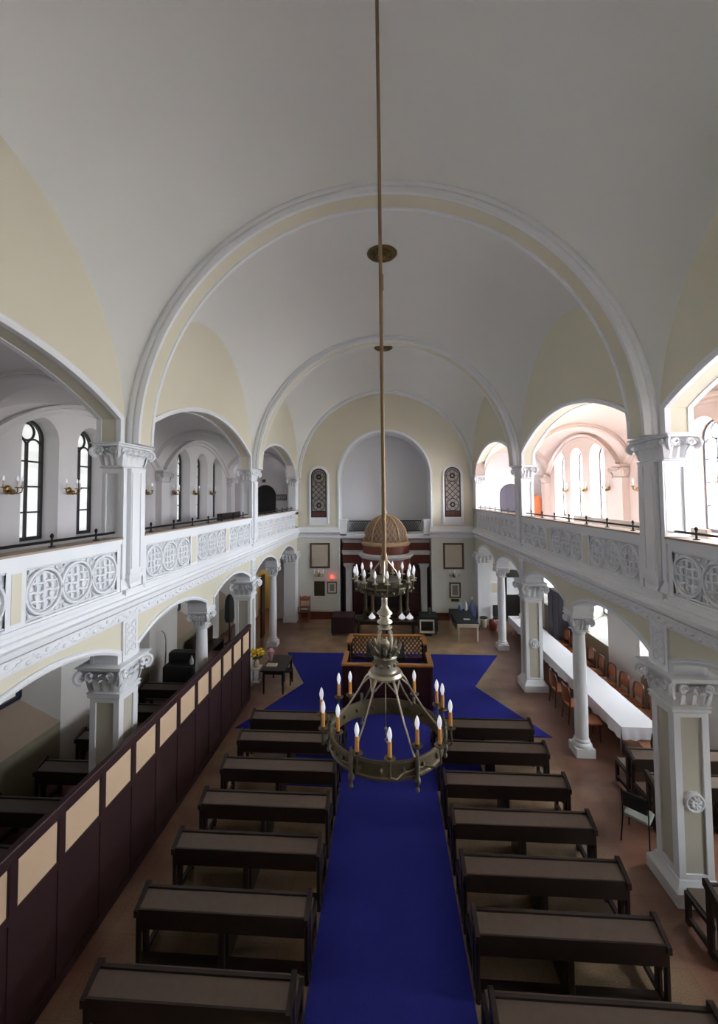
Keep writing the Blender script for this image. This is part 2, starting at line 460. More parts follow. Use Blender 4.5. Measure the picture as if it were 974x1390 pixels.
# gallery floors and the cornice along them
def cornice_profile():
    return [(0, 4.15), (.03, 4.15), (.035, 4.18), (.055, 4.185), (.055, 4.31), (.075, 4.32), (.075, 4.345), (.11, 4.37), (.16, 4.40), (.165, 4.44), (.20, 4.45), (.20, 4.49), (.14, 4.50), (.13, 4.56), (.09, 4.575), (.09, 4.63), (0, 4.63)]
def cornice(s):
    side = 'left' if s < 0 else 'right'
    mb = MB()
    prof = cornice_profile()
    path = [(4.55, YF, 0), (4.55, YB, 0)]
    mb.sweep(path, [((-1, 0, 0), (0, 0, 1))]*2, prof, [0]*7+[1]+[0]*9)
    root_o = mb
    o_ = None
    # scroll of leaves in the frieze
    om = MB(); y = 2.2; i = 0
    while y < YB-.2:
        up = 1 if i % 2 else -1
        pts = [(4.495, y+t*.3, 4.247+up*.038*math.sin(t*PI)) for t in [k/6 for k in range(7)]]
        om.tube(pts, .017, 5)
        om.ball((4.495, y+.15, 4.247-up*.03), .036, 6, 4, sz=(.7, 1.2, .9))
        om.ball((4.495, y+.06, 4.247+up*.045), .02, 6, 4, sz=(.6, 1.4, .7))
        om.ball((4.495, y+.24, 4.247+up*.045), .02, 6, 4, sz=(.6, 1.4, .7))
        om.ball((4.495, y+.3, 4.247), .026, 6, 4, sz=(.7, 1.3, 1.2))
        y += .3; i += 1
    if s < 0: mb.mirror_x(); om.mirror_x()
    c = struct('trim_%d' % (7 if s < 0 else 8), mb, [M['white'], M['creampanel']], 30)
    om.build('frieze_scroll', M['white'], c, 60)
    mb = MB(); mb.box(4.6, 8.4, YF, YB, 4.42, 4.62)
    if s < 0: mb.mirror_x()
    struct('floor_gallery_'+side, mb, M['galwall'], 0)
for s in (-1, 1): cornice(s)

# ------------------------------------------------------------------ parapets with pierced tracery
panel_sets = [[(.85, 2.65), (2.95, 4.72), (5.0, 6.78)], [(7.63, 9.43), (9.78, 11.55), (11.87, 13.67)], [(14.55, 16.35), (16.65, 18.45), (18.75, 20.5)]]
Z0P, Z1P = 4.74, 5.39
def tracery(y0, y1):
    om = MB(); x = 4.52; zc = (Z0P+Z1P)/2; r = .262; L = y1-y0
    cys = [y0+L*(k+.5)/3 for k in range(3)]
    def circ(yc, zc_, rr, n=24): return [(x, yc+rr*math.cos(2*PI*i/n), zc_+rr*math.sin(2*PI*i/n)) for i in range(n)]
    for yc in cys:
        om.tube(circ(yc, zc, r+.03), .026, 6, closed=True)
        om.tube(circ(yc, zc, r-.022), .012, 5, closed=True)
        for d in (-.12, 0, .12):
            h = math.sqrt((r-.02)**2-d*d)
            w = .012
            om.tube([(x+.006*math.sin(i*2.6), yc+d+.012*math.sin(i*1.57), zc-h+2*h*i/8) for i in range(9)], .021, 5)
            om.tube([(x+.006*math.cos(i*2.6), yc-h+2*h*i/8, zc+d+.012*math.sin(i*1.57)) for i in range(9)], .021, 5)
        for qx, qz in ((.12, .12), (-.12, -.12), (.12, -.12), (-.12, .12)):
            om.tube(circ(yc+qx, zc+qz, .032, 8), .009, 4, closed=True)
        for sg in (-1, 1):
            om.tube(circ(yc, zc+sg*(r+.052), .03, 10), .011, 4, closed=True)
    # spandrel leaves between the circles
    for k in range(4):
        yc = y0+L*k/3
        for sg in (-1, 1):
            for dy in (-.075, 0, .075):
                if y0+.03 < yc+dy < y1-.03:
                    om.ball((x+.01, yc+dy, zc+sg*(.285-.05*(dy == 0))), .03, 6, 4, sz=(.5, .8, 1.2))
                    om.tube([(x, yc+dy, zc+sg*.31), (x, yc+dy*.3, zc+sg*.19)], .011, 4)
    for yc in (y0, y1): pass
    om.tube([(x, y0, Z0P), (x, y1, Z0P), (x, y1, Z1P), (x, y0, Z1P)], .016, 4, closed=True)
    return om
def parapet(s):
    spans = [(YF, PY[0]-.33), (PY[0]+.33, PY[1]-.33), (PY[1]+.33, PY[2]-.33), (PY[2]+.33, YB)]
    for bi, (a, c) in enumerate(spans):
        mb = MB()
        mb.box(4.548, 4.76, a, c, 4.605, 5.58)                         # back plate
        mb.box(4.5, 4.64, a, c, 4.6, Z0P-.02)                      # foot rail
        mb.box(4.5, 4.64, a, c, Z1P+.02, 5.585)                      # head rail
        mb.box(4.47, 4.499, a, c, 4.6, 4.69); mb.box(4.475, 4.499, a, c, 5.5, 5.585)
        mb.box(4.455, 4.80, a, c, 5.585, 5.615, 1)
        ps = panel_sets[bi-1] if bi else []
        edges = [a]+[e for p in ps for e in p]+[c]
        for e0, e1 in zip(edges[0::2], edges[1::2]):
            mb.box(4.5, 4.64, e0, e1, Z0P-.02, Z1P+.02)
            if e1-e0 > .25 and bi:
                mb.box(4.494, 4.52, e0+.07, e1-.07, Z0P+.02, Z1P-.02, 2)
        tr = [tracery(*p) for p in ps]
        if s < 0:
            mb.mirror_x(); [t.mirror_x() for t in tr]
        o_ = struct('trim_%d' % (9+bi+(0 if s < 0 else 4)), mb, [M['white'], M['parapetcap'], M['cream']], 0)
        for t in tr: t.build('tracery', M['white'], o_, 60)
for s in (-1, 1): parapet(s)

# ------------------------------------------------------------------ pillars and columns
def leaf(mb, base, out, h, w, m=0):
    """acanthus-like leaf curling outward; base point, outward unit vector, height, width"""
    bx, by, bz = base; ox, oy = out; tx, ty = -oy, ox
    prof = [(.01, 0, 1), (.035, .35*h, 1.15), (.05, .65*h, 1.0), (.085, .9*h, .8), (.13, h, .55), (.15, .86*h, .3)]
    vs = []
    for d, z, k in prof:
        for t, dd in ((-.5, -.02), (0, .016), (.5, -.02)):
            vs.append((bx+ox*(d+dd)+tx*w*k*t, by+oy*(d+dd)+ty*w*k*t, bz+z))
    fs = []
    for j in range(len(prof)-1):
        for i in range(2): fs.append((j*3+i, j*3+i+1, j*3+i+4, j*3+i+3))
    mb.add(vs, fs, m)
def volute(mb, c, ax, r, m=0):
    """scroll: spiral in the vertical plane containing ax"""
    P = []; rr = []
    for i in range(22):
        a = -PI*.5+i*.52; q = r*(1-i/26)
        P.append((c[0]+ax[0]*q*math.cos(a), c[1]+ax[1]*q*math.cos(a), c[2]+q*math.sin(a))); rr.append(r*.34*(1-i/40))
    mb.tube(P, rr, 6, m)
def capital(mb, cx, cy, z0, z1, hx, hy, ox, oy, m=0):
    h = z1-z0
    mb.rects(cx, cy, [(hx+.03, hy+.03, z0-.03), (hx+.045, hy+.045, z0-.015), (hx+.03, hy+.03, z0), (hx, hy, z0+.01), (hx+.01, hy+.01, z0+.35*h), (hx+.03, hy+.03, z0+.6*h), (hx*.45+ox*.55-.05, hy*.45+oy*.55-.05, z1-.2*h), (ox-.09, oy-.09, z1-.17*h)], m)
    mb.rects(cx, cy, [(ox-.05, oy-.05, z1-.17*h), (ox-.03, oy-.03, z1-.14*h), (ox-.03, oy-.03, z1-.08*h), (ox, oy, z1-.05*h), (ox, oy, z1)], m)
    for sx in (-1, 1):
        for sy in (-1, 1):
            d = Vector((sx, sy)).normalized()
            c = (cx+sx*(ox-.07), cy+sy*(oy-.07), z1-.38*h)
            volute(mb, c, (d.x, d.y), .24*h, m)
            volute(mb, (cx+sx*(ox-.22 if ox > .35 else ox*.4), cy+sy*(oy-.05), z1-.34*h), (sx, 0), .15*h, m)
            volute(mb, (cx+sx*(ox-.05), cy+sy*(oy-.22 if oy > .35 else oy*.4), z1-.34*h), (0, sy), .15*h, m)
            leaf(mb, (cx+sx*hx, cy+sy*hy, z0+.02), (d.x, d.y), .55*h, .13, m)
    for t in (-.5, 0, .5):
        for sg in (-1, 1):
            leaf(mb, (cx+t*1.3*hx, cy+sg*hy, z0+.02), (0, sg), .5*h, .6*hx, m)
            leaf(mb, (cx+sg*hx, cy+t*1.3*hy, z0+.02), (sg, 0), .5*h, .6*hy, m)
            leaf(mb, (cx+t*1.1*hx, cy+sg*(hy+.02), z0+.3*h), (0, sg), .45*h, .5*hx, m)
            leaf(mb, (cx+sg*(hx+.02), cy+t*1.1*hy, z0+.3*h), (sg, 0), .45*h, .5*hy, m)
def framed_face(mb, plane, pos, a0, a1, z0, z1, st, d, mw=0):
    """raised stiles round a sunk panel on one face; plane 'x' or 'y', d = outward signed depth"""
    def bx(p0, p1, q0, q1):
        if plane == 'x': mb.box(pos, pos+d, p0, p1, q0, q1, mw)
        else: mb.box(p0, p1, pos, pos+d, q0, q1, mw)
    bx(a0, a0+st, z0, z1); bx(a1-st, a1, z0, z1); bx(a0+st, a1-st, z0, z0+st*1.1); bx(a0+st, a1-st, z1-st*1.1, z1)
def rosette(mb, cx, y, zc, r, d, m=0):
    n = 20
    # octagonal boss with a ring and petals, facing -y (d=-1)
    P = [(cx+r*1.25*math.cos(PI/8+k*PI/4), zc+r*1.25*math.sin(PI/8+k*PI/4)) for k in range(8)]
    mb.prism(P, 'y', y, y+d*.03, m)
    mb.tube([(cx+r*math.cos(2*PI*i/n), y+d*.04, zc+r*math.sin(2*PI*i/n)) for i in range(n)], .022, 6, m, closed=True)
    for k in range(8):
        a = k*PI/4; mb.tube([(cx, y+d*.05, zc), (cx+.5*r*math.cos(a), y+d*.06, zc+.5*r*math.sin(a)), (cx+.85*r*math.cos(a+.2), y+d*.035, zc+.85*r*math.sin(a+.2))], [.015, .028, .01], 5, m)
    mb.ball((cx, y+d*.05, zc), .035, 8, 5, m)
def pillar(s, y):
    root = struct_root('pillar'); side = s
    # lower square pier
    cx, hx, hy = 4.79, .26, .27
    mb = MB()
    mb.box(cx-hx+.03, cx+hx-.03, y-hy+.03, y+hy-.03, .3, 2.95, 1)
    z0, z1 = .42, 2.82
    for pl, pos, d, a0, a1 in (('x', cx-hx+.03, -.03, y-hy+.03, y+hy-.03), ('x', cx+hx-.03, .03, y-hy+.03, y+hy-.03), ('y', y-hy+.03, -.03, cx-hx, cx+hx), ('y', y+hy-.03, .03, cx-hx, cx+hx)):
        framed_face(mb, pl, pos, a0, a1, .3, 2.9, .1, d)
    rosette(mb, cx, y-hy+.03, 1.5, .13, -1); rosette(mb, cx, y+hy-.03, 1.5, .13, 1)
    mb.rects(cx, y, [(hx+.01, hy+.01, 2.86), (hx+.03, hy+.03, 2.88), (hx+.03, hy+.03, 2.92), (hx, hy, 2.94)])
    if s < 0: mb.mirror_x()
    mb.build('shaft', [M['white'], M['creampanel']], root, 30)
    mb = MB(); mb.rects(cx, y, [(hx+.11, hy+.11, 0), (hx+.11, hy+.11, .2), (hx+.09, hy+.09, .22), (hx+.05, hy+.05, .27), (hx+.02, hy+.02, .33), (hx, hy, .34)])
    if s < 0: mb.mirror_x()
    mb.build('plinth', M['white'], root, 30)
    mb = MB(); capital(mb, cx, y, 2.97, ZL, hx, hy, .4, .46)
    if s < 0: mb.mirror_x()
    mb.build('capital', M['white'], root, 40)
    # strip with diamond ornament between lower capital and cornice
    mb = MB(); mb.box(4.51, 4.6, y-.21, y+.21, ZL, 4.16)
    mb.box(4.497, 4.52, y-.15, y-.13, 3.55, 4.1); mb.box(4.497, 4.52, y+.13, y+.15, 3.55, 4.1)
    for k in range(4):
        z = 3.56+k*.135
        for sg in (-1, 1):
            mb.bar((4.505, y-.12*sg, z), (4.505, y+.12*sg, z+.13), .028, .02, up=(1, 0, 0))
        mb.ball((4.505, y, z+.065), .022, 6, 4)
    if s < 0: mb.mirror_x()
    mb.build('ornament_strip', M['white'], root, 40)
    # upper flat pillar standing on the parapet
    mb = MB(); ux, uh = 4.68, .17
    mb.box(ux-uh, ux+uh, y-.3, y+.3, 4.6, 6.9)
    framed_face(mb, 'y', y-.3, ux-uh-.01, ux+uh+.01, 5.62, 6.8, .07, -.03); framed_face(mb, 'y', y+.3, ux-uh-.01, ux+uh+.01, 5.62, 6.8, .07, .03)
    framed_face(mb, 'x', ux+uh, y-.29, y+.29, 5.62, 6.8, .09, .03)
    mb.box(4.47, 4.499, y-.326, y-.24, 4.9, 6.82); mb.box(4.47, 4.499, y+.24, y+.326, 4.9, 6.82)
    mb.box(4.43, 4.505, y-.17, y+.17, 4.951, 6.82); mb.box(4.415, 4.429, y-.15, y-.10, 5.05, 6.75); mb.box(4.415, 4.429, y+.10, y+.15, 5.05, 6.75)
    mb.rects(4.52, y, [(.03, .05, 4.66), (.06, .1, 4.72), (.05, .12, 4.78), (.1, .2, 4.88), (.1, .2, 4.95)])
    mb.box(4.44, 4.56, y-.26, y+.26, 4.6, 4.7)
    if s < 0: mb.mirror_x()
    mb.build('upper_shaft', M['white'], root, 30)
    mb = MB(); capital(mb, ux, y, 6.85, ZA, uh, .32, .26, .54)
    if s < 0: mb.mirror_x()
    mb.build('upper_capital', M['white'], root, 40)
    return root
def column(s, y):
    root = struct_root('column'); cx = 4.77
    mb = MB(); mb.box(cx-.22, cx+.22, y-.22, y+.22, 0, .2); mb.lathe(cx, y, [(.22, .2), (.225, .24), (.2, .28), (.17, .3), (.18, .34), (.155, .38)], 20)
    if s < 0: mb.mirror_x()
    mb.build('base', M['white'], root, 40)
    mb = MB(); mb.lathe(cx, y, [(.15, .37), (.155, 1.2), (.15, 2.2), (.135, 2.88), (.155, 2.9), (.155, 2.94), (.135, 2.96)], 22)
    if s < 0: mb.mirror_x()
    mb.build('shaft', M['white'], root, 40)
    mb = MB(); capital(mb, cx, y, 2.98, ZL-.1, .13, .13, .27, .27)
    mb.box(cx-.25, cx+.25, y-.25, y+.25, ZL-.1, ZL)
    if s < 0: mb.mirror_x()
    mb.build('capital', M['white'], root, 40)
def end_pier(s):
    root = struct_root('pillar'); y = 20.98
    mb = MB(); mb.box(4.5, 5.08, 20.62, YB, 0, 2.97); mb.rects(4.79, 20.96, [(.33, .37, 0), (.33, .37, .2), (.29, .34, .3)])
    if s < 0: mb.mirror_x()
    mb.build('shaft', M['white'], root, 30)
    mb = MB(); capital(mb, 4.79, 20.98, 2.97, ZL, .28, .33, .38, .42)
    if s < 0: mb.mirror_x()
    mb.build('capital', M['white'], root, 40)
    mb = MB(); mb.box(4.5, 4.86, 20.72, YB, 4.6, 6.9)
    if s < 0: mb.mirror_x()
    mb.build('upper_shaft', M['white'], root, 30)
    mb = MB(); capital(mb, 4.68, 21.0, 6.85, ZA, .17, .28, .26, .46)
    if s < 0: mb.mirror_x()
    mb.build('upper_capital', M['white'], root, 40)
for s in (-1, 1):
    for y in PY: pillar(s, y)
    for y in CY: column(s, y)
    end_pier(s)

# ------------------------------------------------------------------ outer walls with windows
UPW = [(y, 'u') for y in (2.1, 3.75, 5.4, 9.05, 10.7, 12.33, 15.85, 17.5, 19.13)]
LOW = [1.2, 4.8, 8.35, 11.95, 15.6, 19.35]
def outline(yc, hw, zsill, zspring, n=20, flat=False):
    pts = [(yc-hw, zsill)]
    for i in range(n+1):
        a = PI-PI*i/n; pts.append((yc+hw*math.cos(a), zspring+hw*math.sin(a)*(.45 if flat else 1)))
    pts.append((yc+hw, zsill)); return pts
wn = [0]
def outer_wall(s):
    GM = M['galwall'] if s < 0 else M['galwarm']
    side = 'left' if s < 0 else 'right'
    # gallery level
    mb = MB(); z0, z1 = 4.62, 9.3; xi, xo = GX, 8.32
    y = YF-.1
    for yc, _ in UPW:
        I = outline(yc, .52, 5.2, 7.68); O = outline(yc, .42, 5.34, 7.72)
        mb.quad((xi, y, z0), (xi, I[0][0], z0), (xi, I[0][0], z1), (xi, y, z1))
        for (ya, za), (yb, zb) in zip(I[1:-1], I[2:-1]): mb.quad((xi, ya, za), (xi, yb, zb), (xi, yb, z1), (xi, ya, z1))
        mb.quad((xi, I[0][0], z0), (xi, I[-1][0], z0), (xi, I[-1][0], I[-1][1]), (xi, I[0][0], I[0][1]))
        n = len(I)
        for i in range(n):
            j = (i+1) % n; mb.quad((xi, *I[i]), (xi, *I[j]), (xo, *O[j]), (xo, *O[i]))
        y = I[-1][0]
    mb.quad((xi, y, z0), (xi, YB+.2, z0), (xi, YB+.2, z1), (xi, y, z1))
    if s < 0: mb.mirror_x()
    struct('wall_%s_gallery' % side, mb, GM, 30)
    # aisle level: deep splayed niches with sloping sills
    mb = MB(); z0, z1 = 0, 4.5; xi, xo = 7.5, 8.3; y = YF-.1
    for yc in LOW:
        I = outline(yc, .95, 1.15, 2.75, 20, True); O = outline(yc, .6, 1.85, 2.9, 20, True)
        mb.quad((xi, y, z0), (xi, I[0][0], z0), (xi, I[0][0], z1), (xi, y, z1))
        for (ya, za), (yb, zb) in zip(I[1:-1], I[2:-1]): mb.quad((xi, ya, za), (xi, yb, zb), (xi, yb, z1), (xi, ya, z1))
        mb.quad((xi, I[0][0], z0), (xi, I[-1][0], z0), (xi, I[-1][0], I[-1][1]), (xi, I[0][0], I[0][1]), 1)
        n = len(I)
        for i in range(n):
            j = (i+1) % n; mb.quad((xi, *I[i]), (xi, *I[j]), (xo, *O[j]), (xo, *O[i]), 2 if i == n-1 else 0)
        y = I[-1][0]
    mb.quad((xi, y, z0), (xi, YB+.2, z0), (xi, YB+.2, z1), (xi, y, z1))
    if s < 0: mb.mirror_x()
    struct('wall_%s_aisle' % side, mb, [M['aisle'], M['dado'], M['aisle'] if s > 0 else M['parapetcap']], 30)
    # windows
    fm = M['frame'] if s < 0 else M['framegrey']
    for yc, _ in UPW:
        wn[0] += 1; root = struct_root('window_%d' % wn[0])
        x = 8.27; hw = .425; f = MB()
        O = outline(yc, hw, 5.34, 7.72, 24)
        N = poly_normals(O)
        f.sweep([(x, *p) for p in O], [((0, a, c), (1, 0, 0)) for a, c in N], [(-.055, -.04), (.02, -.04), (.02, .04), (-.055, .04)])
        f.box(x-.04, x+.04, yc-hw, yc+hw, 5.33, 5.41)
        f.box(x-.03, x+.03, yc-.025, yc+.025, 5.36, 7.60)
        for zz in (5.98, 6.58, 7.17): f.box(x-.025, x+.025, yc-hw, yc+hw, zz-.018, zz+.018)
        f.tube([(x, yc+.2*math.cos(2*PI*i/24), 7.86+.2*math.sin(2*PI*i/24)) for i in range(24)], .028, 6, closed=True)
        for sg in (-1, 1):
            yy = yc+sg*.2; f.tube([(x, yy+.2*math.cos(PI*i/12), 7.5+.2*math.sin(PI*i/12)) for i in range(13)], .024, 6)
        p = MB(); P = outline(yc, hw, 5.34, 7.72, 24); p.prism(P, 'x', x+.025, x+.04)
        if s < 0: f.mirror_x(); p.mirror_x()
        f.build('frame', fm, root, 40); p.build('pane', M['paneL'] if s < 0 else M['paneR'], root, 0)
    for yc in LOW:
        wn[0] += 1; root = struct_root('window_%d' % wn[0])
        x = 8.22; hw = .62; f = MB(); O = outline(yc, hw, 1.83, 2.9, 20, True); N = poly_normals(O)
        f.sweep([(x, *p) for p in O], [((0, a, c), (1, 0, 0)) for a, c in N], [(-.06, -.04), (.03, -.04), (.03, .04), (-.06, .04)])
        f.box(x-.04, x+.04, yc-hw, yc+hw, 1.80, 1.89); f.box(x-.03, x+.03, yc-.03, yc+.03, 1.85, 3.15); f.box(x-.03, x+.03, yc-hw, yc+hw, 2.55, 2.6)
        p = MB(); p.prism(outline(yc, hw, 1.83, 2.9, 20, True), 'x', x+.03, x+.045)
        if s < 0: f.mirror_x(); p.mirror_x()
        f.build('frame', M['frameblue'] if s < 0 else M['framegrey'], root, 40); p.build('pane', M['paneLL'] if s < 0 else M['paneRL'], root, 0)
    # wall pilasters with capitals, cross arches, vaults of the gallery
    for y in PY+[20.55]:
        r = struct_root('pillar'); mb = MB(); mb.box(7.68, 7.92, y-.26, y+.26, 4.62, 6.85)
        if s < 0: mb.mirror_x()
        mb.build('shaft', GM, r, 0)
        mb = MB(); capital(mb, 7.8, y, 6.85, ZA, .12, .26, .24, .36)
        if s < 0: mb.mirror_x()
        mb.build('capital', GM, r, 40)
    mb = MB()
    for y in PY+[20.55]:
        P = [(6.4+1.5*math.cos(PI-PI*i/28), 7.25+1.22*math.sin(PI*i/28)) for i in range(29)]
        N = poly_normals(P)
        mb.sweep([(a, y, c) for a, c in P], [((a, 0, c), (0, 1, 0)) for a, c in N], [(0, -.26), (.04, -.28), (.08, -.26), (.1, -.28), (.14, -.26), (.5, -.25), (.5, .25), (.14, .26), (.1, .28), (.08, .26), (.04, .28), (0, .26)])
    # wall arch moulding over the windows
    for a, c in ((.55, 6.95), (7.45, 13.85), (14.35, 20.3)):
        P = segarc(a, c, 7.3, 8.62, 30); N = poly_normals(P)
        mb.sweep([(7.9, y, z) for y, z in P], [((0, p, q), (-1, 0, 0)) for p, q in N], [(-.12, 0), (-.12, .05), (-.06, .08), (0, .06), (.03, .16), (.1, .16), (.1, 0)])
    if s < 0: mb.mirror_x()
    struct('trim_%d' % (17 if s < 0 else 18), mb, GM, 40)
    for a, c in ((YF-.1, .05), (.55, 6.95), (7.45, 13.85), (14.35, 20.3), (20.8, YB+.3)):
        g = sail(6.4, (a+c)/2, 1.56, (c-a)/2, 7.42, 1.72, .5, 20, 24)
        if c-a < 1:
            g = MB(); g.box(4.85, 7.95, a, c, 8.6, 8.7)
        if s < 0: g.mirror_x()
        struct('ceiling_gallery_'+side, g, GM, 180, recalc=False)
for s in (-1, 1): outer_wall(s)

# ------------------------------------------------------------------ back wall with the niche
def back_wall():
    mb = MB()
    P = [(-8.6, 0), (-6.75, 0), (-6.75, 2.1)]
    P += [(-6.3+.45*math.cos(PI-PI*i/14), 2.1+.4*math.sin(PI*i/14)) for i in range(1, 14)]
    P += [(-5.85, 2.1), (-5.85, 0), (-4.9, 0), (-2.35, 0), (-2.35, 7.3)]
    P += [(2.35*math.cos(PI-PI*i/40), 7.3+2.35*math.sin(PI*i/40)) for i in range(1, 40)]
    P += [(2.35, 7.3), (2.35, 0), (4.9, 0), (8.6, 0)]
    for (xa, za), (xb, zb) in zip(P, P[1:]):
        mb.quad((xa, YB, za), (xb, YB, zb), (xb, YB+.5, zb), (xa, YB+.5, za), 1)
        if abs(xb-xa) > 1e-6:
            inner = abs((xa+xb)/2) < 5.0
            if inner and za < 1 and zb < 1:
                mb.quad((xa, YB, za), (xb, YB, zb), (xb, YB, 4.3), (xa, YB, 4.3), 3); mb.quad((xa, YB, 4.3), (xb, YB, 4.3), (xb, YB, 12.3), (xa, YB, 12.3), 0)
            else: mb.quad((xa, YB, za), (xb, YB, zb), (xb, YB, 12.3), (xa, YB, 12.3), 0 if inner else 2)
            mb.quad((xa, YB+.5, za), (xb, YB+.5, zb), (xb, YB+.5, 12.3), (xa, YB+.5, 12.3), 2)
    return mb
mb = back_wall()
# split the aisle/gallery ends (white) from the nave face (cream) at x = +-4.9
struct('wall_back', mb, [M['cream'], M['white'], M['galwall'], M['palewall']], 30)
mb = MB()
for sg in (-1, 1):
    mb.box(sg*4.95, sg*8.6, YB-.02, YB+.01, 0, 9.3)
# niche interior
mb2 = MB()
NB = 23.3
mb2.quad((-2.4, YB+.5, 0), (-2.4, NB, 0), (-2.4, NB, 7.3), (-2.4, YB+.5, 7.3)); mb2.quad((2.4, YB+.5, 0), (2.4, NB, 0), (2.4, NB, 7.3), (2.4, YB+.5, 7.3))
mb2.box(-2.6, 2.6, NB, NB+.1, 0, 10)
A = [(2.4*math.cos(PI-PI*i/32), 7.3+2.4*math.sin(PI*i/32)) for i in range(33)]
for (xa, za), (xb, zb) in zip(A, A[1:]): mb2.quad((xa, YB+.4, za), (xb, YB+.4, zb), (xb, NB, zb), (xa, NB, za))
struct('wall_niche', mb2, M['niche'], 40)
# white moulding round the niche arch, pedestals, balcony slab
mb = MB()
P = [(-2.35, 4.6), (-2.35, 7.3)]+[(2.35*math.cos(PI-PI*i/40), 7.3+2.35*math.sin(PI*i/40)) for i in range(1, 40)]+[(2.35, 7.3), (2.35, 4.6)]
N = poly_normals(P)
mb.sweep([(x, YB, z) for x, z in P], [((a, 0, c), (0, -1, 0)) for a, c in N], [(-.02, -.1), (-.02, .03), (.03, .05), (.06, .025), (.1, .03), (.1, -.02), (0, -.02), (0, -.1)])
for sg in (-1, 1):
    mb.box(sg*2.36, sg*2.0, YB+.05, YB+.55, 4.25, 5.02); mb.box(sg*2.36, sg*1.96, YB, YB+.6, 5.0, 5.08)
struct('trim_19', mb, M['white'], 40)
mb = MB(); mb.box(-2.38, 2.38, YB+.1, NB, 4.1, 4.3); mb.box(-2.36, 2.36, YB+.05, YB+.6, 4.2, 4.33)
struct('floor_balcony', mb, M['white'], 0)
# cornice continued on the back wall, white wall arrises
mb = MB()
for sg in (-1, 1):
    pr = cornice_profile()
    mb.sweep([(sg*2.3, YB, 0), (sg*4.6, YB, 0)], [((0, -1, 0), (0, 0, 1))]*2, pr)
    mb.box(sg*2.3, sg*4.6, YB-.03, YB+.01, 4.6, 4.72)
struct('trim_20', mb, M['white'], 30)
# skirting
for sg, nm in ((-1, 'left'), (1, 'right')):
    mb = MB(); mb.box(sg*2.37, sg*4.46, YB-.04, YB+.005, 0, .36); mb.box(sg*2.37, sg*4.46, YB-.055, YB, .33, .38)
    struct('baseboard_'+nm, mb, M['skirt'], 0)

# leaded windows in the back wall
def leaded(cx, n):
    root = struct_root('window_%d' % n); y = YB
    # white surround
    f = MB(); O = [(cx-.42, 4.9)]+[(cx+.42*math.cos(PI-PI*i/20), 7.33+.42*math.sin(PI*i/20)) for i in range(21)]+[(cx+.42, 4.9)]
    N = poly_normals(O)
    f.sweep([(a, y, c) for a, c in O], [((p, 0, q), (0, -1, 0)) for p, q in N], [(-.02, -.02), (-.02, .03), (.03, .05), (.08, .05), (.12, .02), (.12, -.02)])
    f.box(cx-.44, cx+.44, y-.035, y+.01, 4.84, 5.2); f.box(cx-.54, cx+.54, y-.045, y+.01, 4.8, 4.86)
    f.build('surround', M['white'], root, 40)
    g = MB(); P = [(cx-.4, 5.2)]+[(cx+.4*math.cos(PI-PI*i/20), 7.33+.4*math.sin(PI*i/20)) for i in range(21)]+[(cx+.4, 5.2)]
    g.prism(P, 'y', y-.012, y+.004); g.box(cx-.36, cx+.36, y-.014, y-.005, 5.22, 5.5, 1)
    g.build('pane', [M['stained'], M['stainedred']], root, 0)
    l = MB(); yy = y-.022
    N = poly_normals(P)
    l.sweep([(a, yy, c) for a, c in P], [((p, 0, q), (0, 1, 0)) for p, q in N], [(-.055, -.012), (.01, -.012), (.01, .014), (-.055, .014)])
    l.box(cx-.4, cx+.4, yy-.012, yy+.014, 5.18, 5.25); l.box(cx-.4, cx+.4, yy-.012, yy+.014, 5.48, 5.53)
    for k in range(4): l.bar((cx-.36+.24*k, yy, 5.22), (cx-.36+.24*k, yy, 5.5), .02, .02)
    for zc in (5.83, 7.3):
        l.tube([(cx+.3*math.cos(2*PI*i/20), yy, zc+.3*math.sin(2*PI*i/20)) for i in range(20)], .02, 5, closed=True)
        l.tube([(cx+.1*math.cos(2*PI*i/10), yy, zc+.1*math.sin(2*PI*i/10)) for i in range(10)], .045, 5, closed=True)
        for k in range(6):
            a = k*PI/3; l.bar((cx+.1*math.cos(a), yy, zc+.1*math.sin(a)), (cx+.3*math.cos(a), yy, zc+.3*math.sin(a)), .018, .018, up=(0, 1, 0))
    for k in range(-2, 5):
        for sg in (-1, 1):
            # diagonal lattice between the roundels, clipped to the light
            z0 = 6.13+k*.29; pts = []
            xa, za, xb, zb = -.37, z0, .37, z0+.74
            lo, hi = 6.1, 7.05
            t0 = max(0, (lo-za)/(zb-za)); t1 = min(1, (hi-za)/(zb-za))
            if t1 > t0:
                l.bar((cx+sg*(xa+.74*t0), yy, za+.74*t0), (cx+sg*(xa+.74*t1), yy, za+.74*t1), .03, .02, up=(0, 1, 0))
    l.build('leading', M['lead'], root, 40)
leaded(-3.4, 40); leaded(3.46, 41)

# wall behind the camera and end of the side rooms
mb = MB(); mb.box(-8.6, 8.6, YF-.2, YF, 0, 12.5); struct('wall_front', mb, M['cream'], 0)

mb = MB(); mb.box(-4.49, 4.49, YF, .3, 4.42, 4.6); mb.box(-4.49, 4.49, .2, .32, 4.6, 5.5)
struct('floor_gallery_rear', mb, M['white'], 0)
